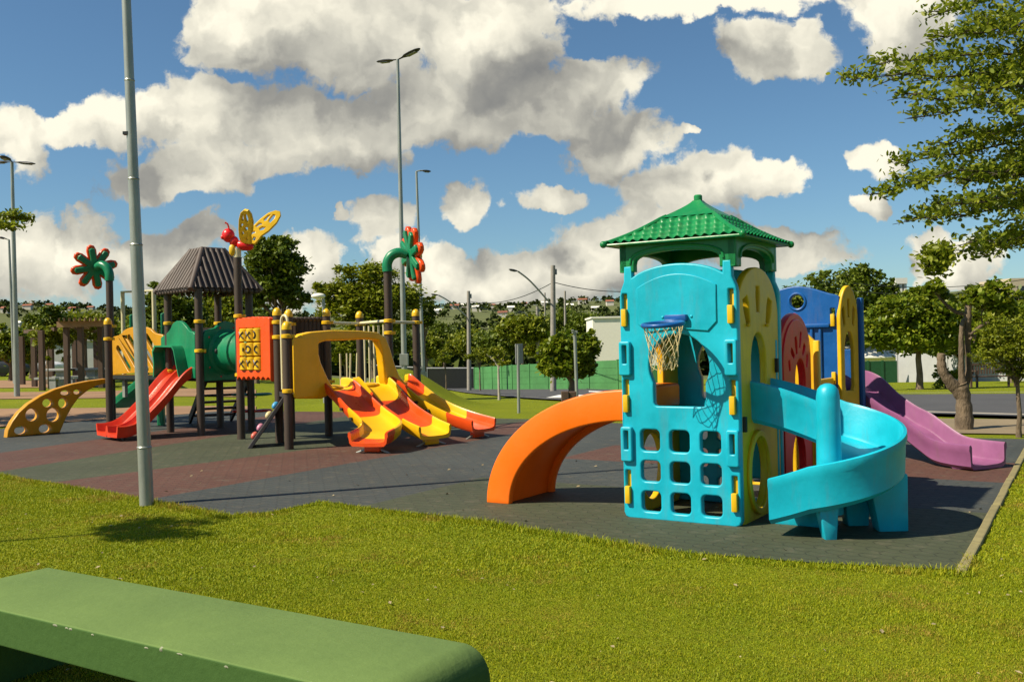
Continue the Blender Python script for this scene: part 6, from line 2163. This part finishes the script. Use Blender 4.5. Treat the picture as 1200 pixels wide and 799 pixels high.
# ================================================================== sun, sky and clouds
SUN_AZ = V((-0.942, -0.334, 0)).normalized(); SUN_EL = R(46.5)
sun_dir = SUN_AZ * math.cos(SUN_EL) + UP * math.sin(SUN_EL)
ld = bpy.data.lights.new('sun', 'SUN'); ld.energy = 4.6; ld.angle = R(0.5); ld.color = (1.0, 0.89, 0.70)
lo_ = bpy.data.objects.new('sun', ld); COL.objects.link(lo_)
lo_.rotation_euler = (-sun_dir).to_track_quat('-Z', 'Y').to_euler()
lo_.location = (-20, -10, 30)

w = bpy.data.worlds.new('World'); SC.world = w
w.use_nodes = True
t = NT(w.node_tree)
tc_ = t.n('ShaderNodeTexCoord')
D = tc_.outputs['Generated']
sky = t.n('ShaderNodeTexSky'); sky.sky_type = 'NISHITA'; sky.sun_disc = False
sky.sun_elevation = SUN_EL; sky.sun_rotation = math.atan2(SUN_AZ.x, SUN_AZ.y)
sky.altitude = 600; sky.air_density = 1.0; sky.dust_density = 0.6; sky.ozone_density = 2.2
# direction -> a flat sheet of sky: (east-west, height) over the depth
sepd = t.n('ShaderNodeSeparateXYZ'); t.l(D, sepd.inputs[0])
ay = t.math('MAXIMUM', t.math('ABSOLUTE', sepd.outputs[1]), 0.22)
cmb = t.n('ShaderNodeCombineXYZ')
t.l(t.math('DIVIDE', sepd.outputs[0], ay), cmb.inputs[0]); t.l(t.math('DIVIDE', sepd.outputs[2], ay), cmb.inputs[1])
P0 = cmb.outputs[0]
def nz(vec, sc, det, ro=0.55, dist=0.0):
    nd = t.n('ShaderNodeTexNoise'); nd.noise_dimensions = '2D'
    nd.inputs['Scale'].default_value = sc; nd.inputs['Detail'].default_value = det; nd.inputs['Roughness'].default_value = ro; nd.inputs['Distortion'].default_value = dist
    t.l(vec, nd.inputs['Vector'])
    return nd
w1 = nz(P0, 9.0, 3); w2 = nz(P0, 30.0, 4, 0.6)
warp = t.vmath('ADD', t.vmath('MULTIPLY', t.vmath('SUBTRACT', w1.outputs['Color'], (0.5, 0.5, 0.5)), (0.075, 0.055, 0)), t.vmath('MULTIPLY', t.vmath('SUBTRACT', w2.outputs['Color'], (0.5, 0.5, 0.5)), (0.026, 0.024, 0)))
PWv = t.vmath('ADD', P0, warp)
CL = [(300, 40, 92, 62), (415, 45, 130, 75), (560, 55, 95, 75), (250, 125, 80, 42), (390, 150, 170, 52), (520, 125, 115, 55), (300, 180, 110, 30), (150, 140, 90, 40), (80, 160, 60, 30), (205, 212, 95, 30), (25, 168, 42, 45),
      (690, 100, 68, 36), (640, 130, 70, 40), (720, 165, 85, 50), (600, 20, 60, 60), (840, 212, 85, 45), (785, 235, 70, 50), (920, 214, 46, 28), (740, 275, 120, 32), (610, 330, 130, 36), (690, 300, 90, 40), (520, 322, 60, 34), (900, 300, 90, 26),
      (60, 300, 95, 55), (200, 312, 85, 44), (240, 268, 40, 22), (370, 310, 42, 38), (447, 264, 34, 28), (541, 240, 42, 30), (410, 254, 11, 13), (640, 235, 45, 16), (470, 300, 40, 24),
      (800, 0, 180, 24), (890, 55, 75, 34), (935, 62, 42, 38), (1060, 25, 75, 60), (1040, 182, 36, 24), (1018, 242, 26, 18), (1110, 300, 60, 36), (815, 150, 10, 8), (300, 345, 70, 26), (420, 350, 60, 18)]
def field(vec):
    acc = None
    for cx, cy, rx, ry in CL:
        d = ray(cx, cy); c = (d.x / d.y, d.z / d.y)
        sx_, sy_ = F_PX / rx, F_PX / ry
        q = t.vmath('MULTIPLY_ADD', vec, (sx_, sy_, 0), (-c[0] * sx_, -c[1] * sy_, 0))
        L = t.vmath('LENGTH', q)
        if acc is None: acc = L
        else:
            nd = t.n('ShaderNodeMath', operation='SMOOTH_MIN'); t.l(acc, nd.inputs[0]); t.l(L, nd.inputs[1]); nd.inputs[2].default_value = 0.18
            acc = nd.outputs[0]
    return acc
f0 = field(PWv)
f1 = field(t.vmath('ADD', PWv, (-0.022, 0.055, 0)))
def billow(vec, sc, det=4.0, ro=0.55):
    """Rounded heaps, as on the sunny side of a cumulus: high in the middle of each cell."""
    nd = t.n('ShaderNodeTexVoronoi'); nd.voronoi_dimensions = '2D'; nd.feature = 'F1'; nd.normalize = True
    nd.inputs['Scale'].default_value = sc; nd.inputs['Detail'].default_value = det; nd.inputs['Roughness'].default_value = ro; nd.inputs['Lacunarity'].default_value = 2.1
    t.l(vec, nd.inputs['Vector'])
    return nd.outputs['Distance']
w3 = nz(P0, 55.0, 3, 0.6)
PB2 = t.vmath('ADD', PWv, t.vmath('MULTIPLY', t.vmath('SUBTRACT', w3.outputs['Color'], (0.5, 0.5, 0.5)), (0.016, 0.016, 0)))
v0 = billow(PB2, 15.0)
vr = billow(PB2, 8.0, 3.0, 0.45)
v1 = billow(t.vmath('ADD', PB2, (-0.010, 0.022, 0)), 8.0, 3.0, 0.45)
n_a = nz(P0, 40.0, 6, 0.6).outputs['Fac']
n_c = nz(P0, 6.0, 5, 0.55).outputs['Fac']
heap = t.math('ADD', t.math('MULTIPLY', t.math('SUBTRACT', 0.42, v0), 1.25), t.math('MULTIPLY', t.math('SUBTRACT', n_a, 0.5), 0.42))
dens = t.math('SUBTRACT', t.math('ADD', 0.83, heap), f0)
alpha = t.n('ShaderNodeMapRange'); alpha.interpolation_type = 'SMOOTHSTEP'
t.l(dens, alpha.inputs[0]); alpha.inputs[1].default_value = -0.04; alpha.inputs[2].default_value = 0.20
lit = t.math('MULTIPLY', t.math('SUBTRACT', f1, f0), 0.40)
rel = t.math('MULTIPLY', t.math('SUBTRACT', v1, vr), 1.5)
low = t.math('ADD', t.math('MULTIPLY', t.math('SUBTRACT', n_c, 0.5), 0.5), t.math('MULTIPLY', t.math('SUBTRACT', n_a, 0.5), 0.16))
edge = t.math('MULTIPLY', t.math('SUBTRACT', 0.55, dens), 0.22)      # thin rims let the light through
shade = t.math('ADD', t.math('ADD', t.math('ADD', t.math('ADD', 0.45, lit), rel), low), edge, clamp=True)
ccol = t.ramp(shade, [(0.0, (1.7, 1.72, 1.68)), (0.3, (2.6, 2.55, 2.3)), (0.6, (4.5, 4.35, 3.7)), (1.0, (7.5, 7.1, 5.8))])
CLOUD_NODE = ccol
skyc = t.mix(1.0, sky.outputs[0], (0.52, 0.67, 0.72), 'MULTIPLY')
col_ = t.mix(alpha.outputs[0], skyc, ccol)
bgn = t.n('ShaderNodeBackground'); bgn.inputs['Strength'].default_value = 0.085
t.l(col_, bgn.inputs['Color'])
wo = t.n('ShaderNodeOutputWorld'); t.l(bgn.outputs[0], wo.inputs[0])
w.cycles.sampling_method = 'MANUAL'; w.cycles.sample_map_resolution = 512

SC.view_settings.view_transform = 'Standard'
SC.view_settings.look = 'None'
SC.view_settings.exposure = 0.72
SC.view_settings.gamma = 1.0
SC.view_settings.use_curve_mapping = False
SC.cycles.use_denoising = True
SC.cycles.max_bounces = 6
SC.cycles.diffuse_bounces = 3
SC.cycles.transparent_max_bounces = 8
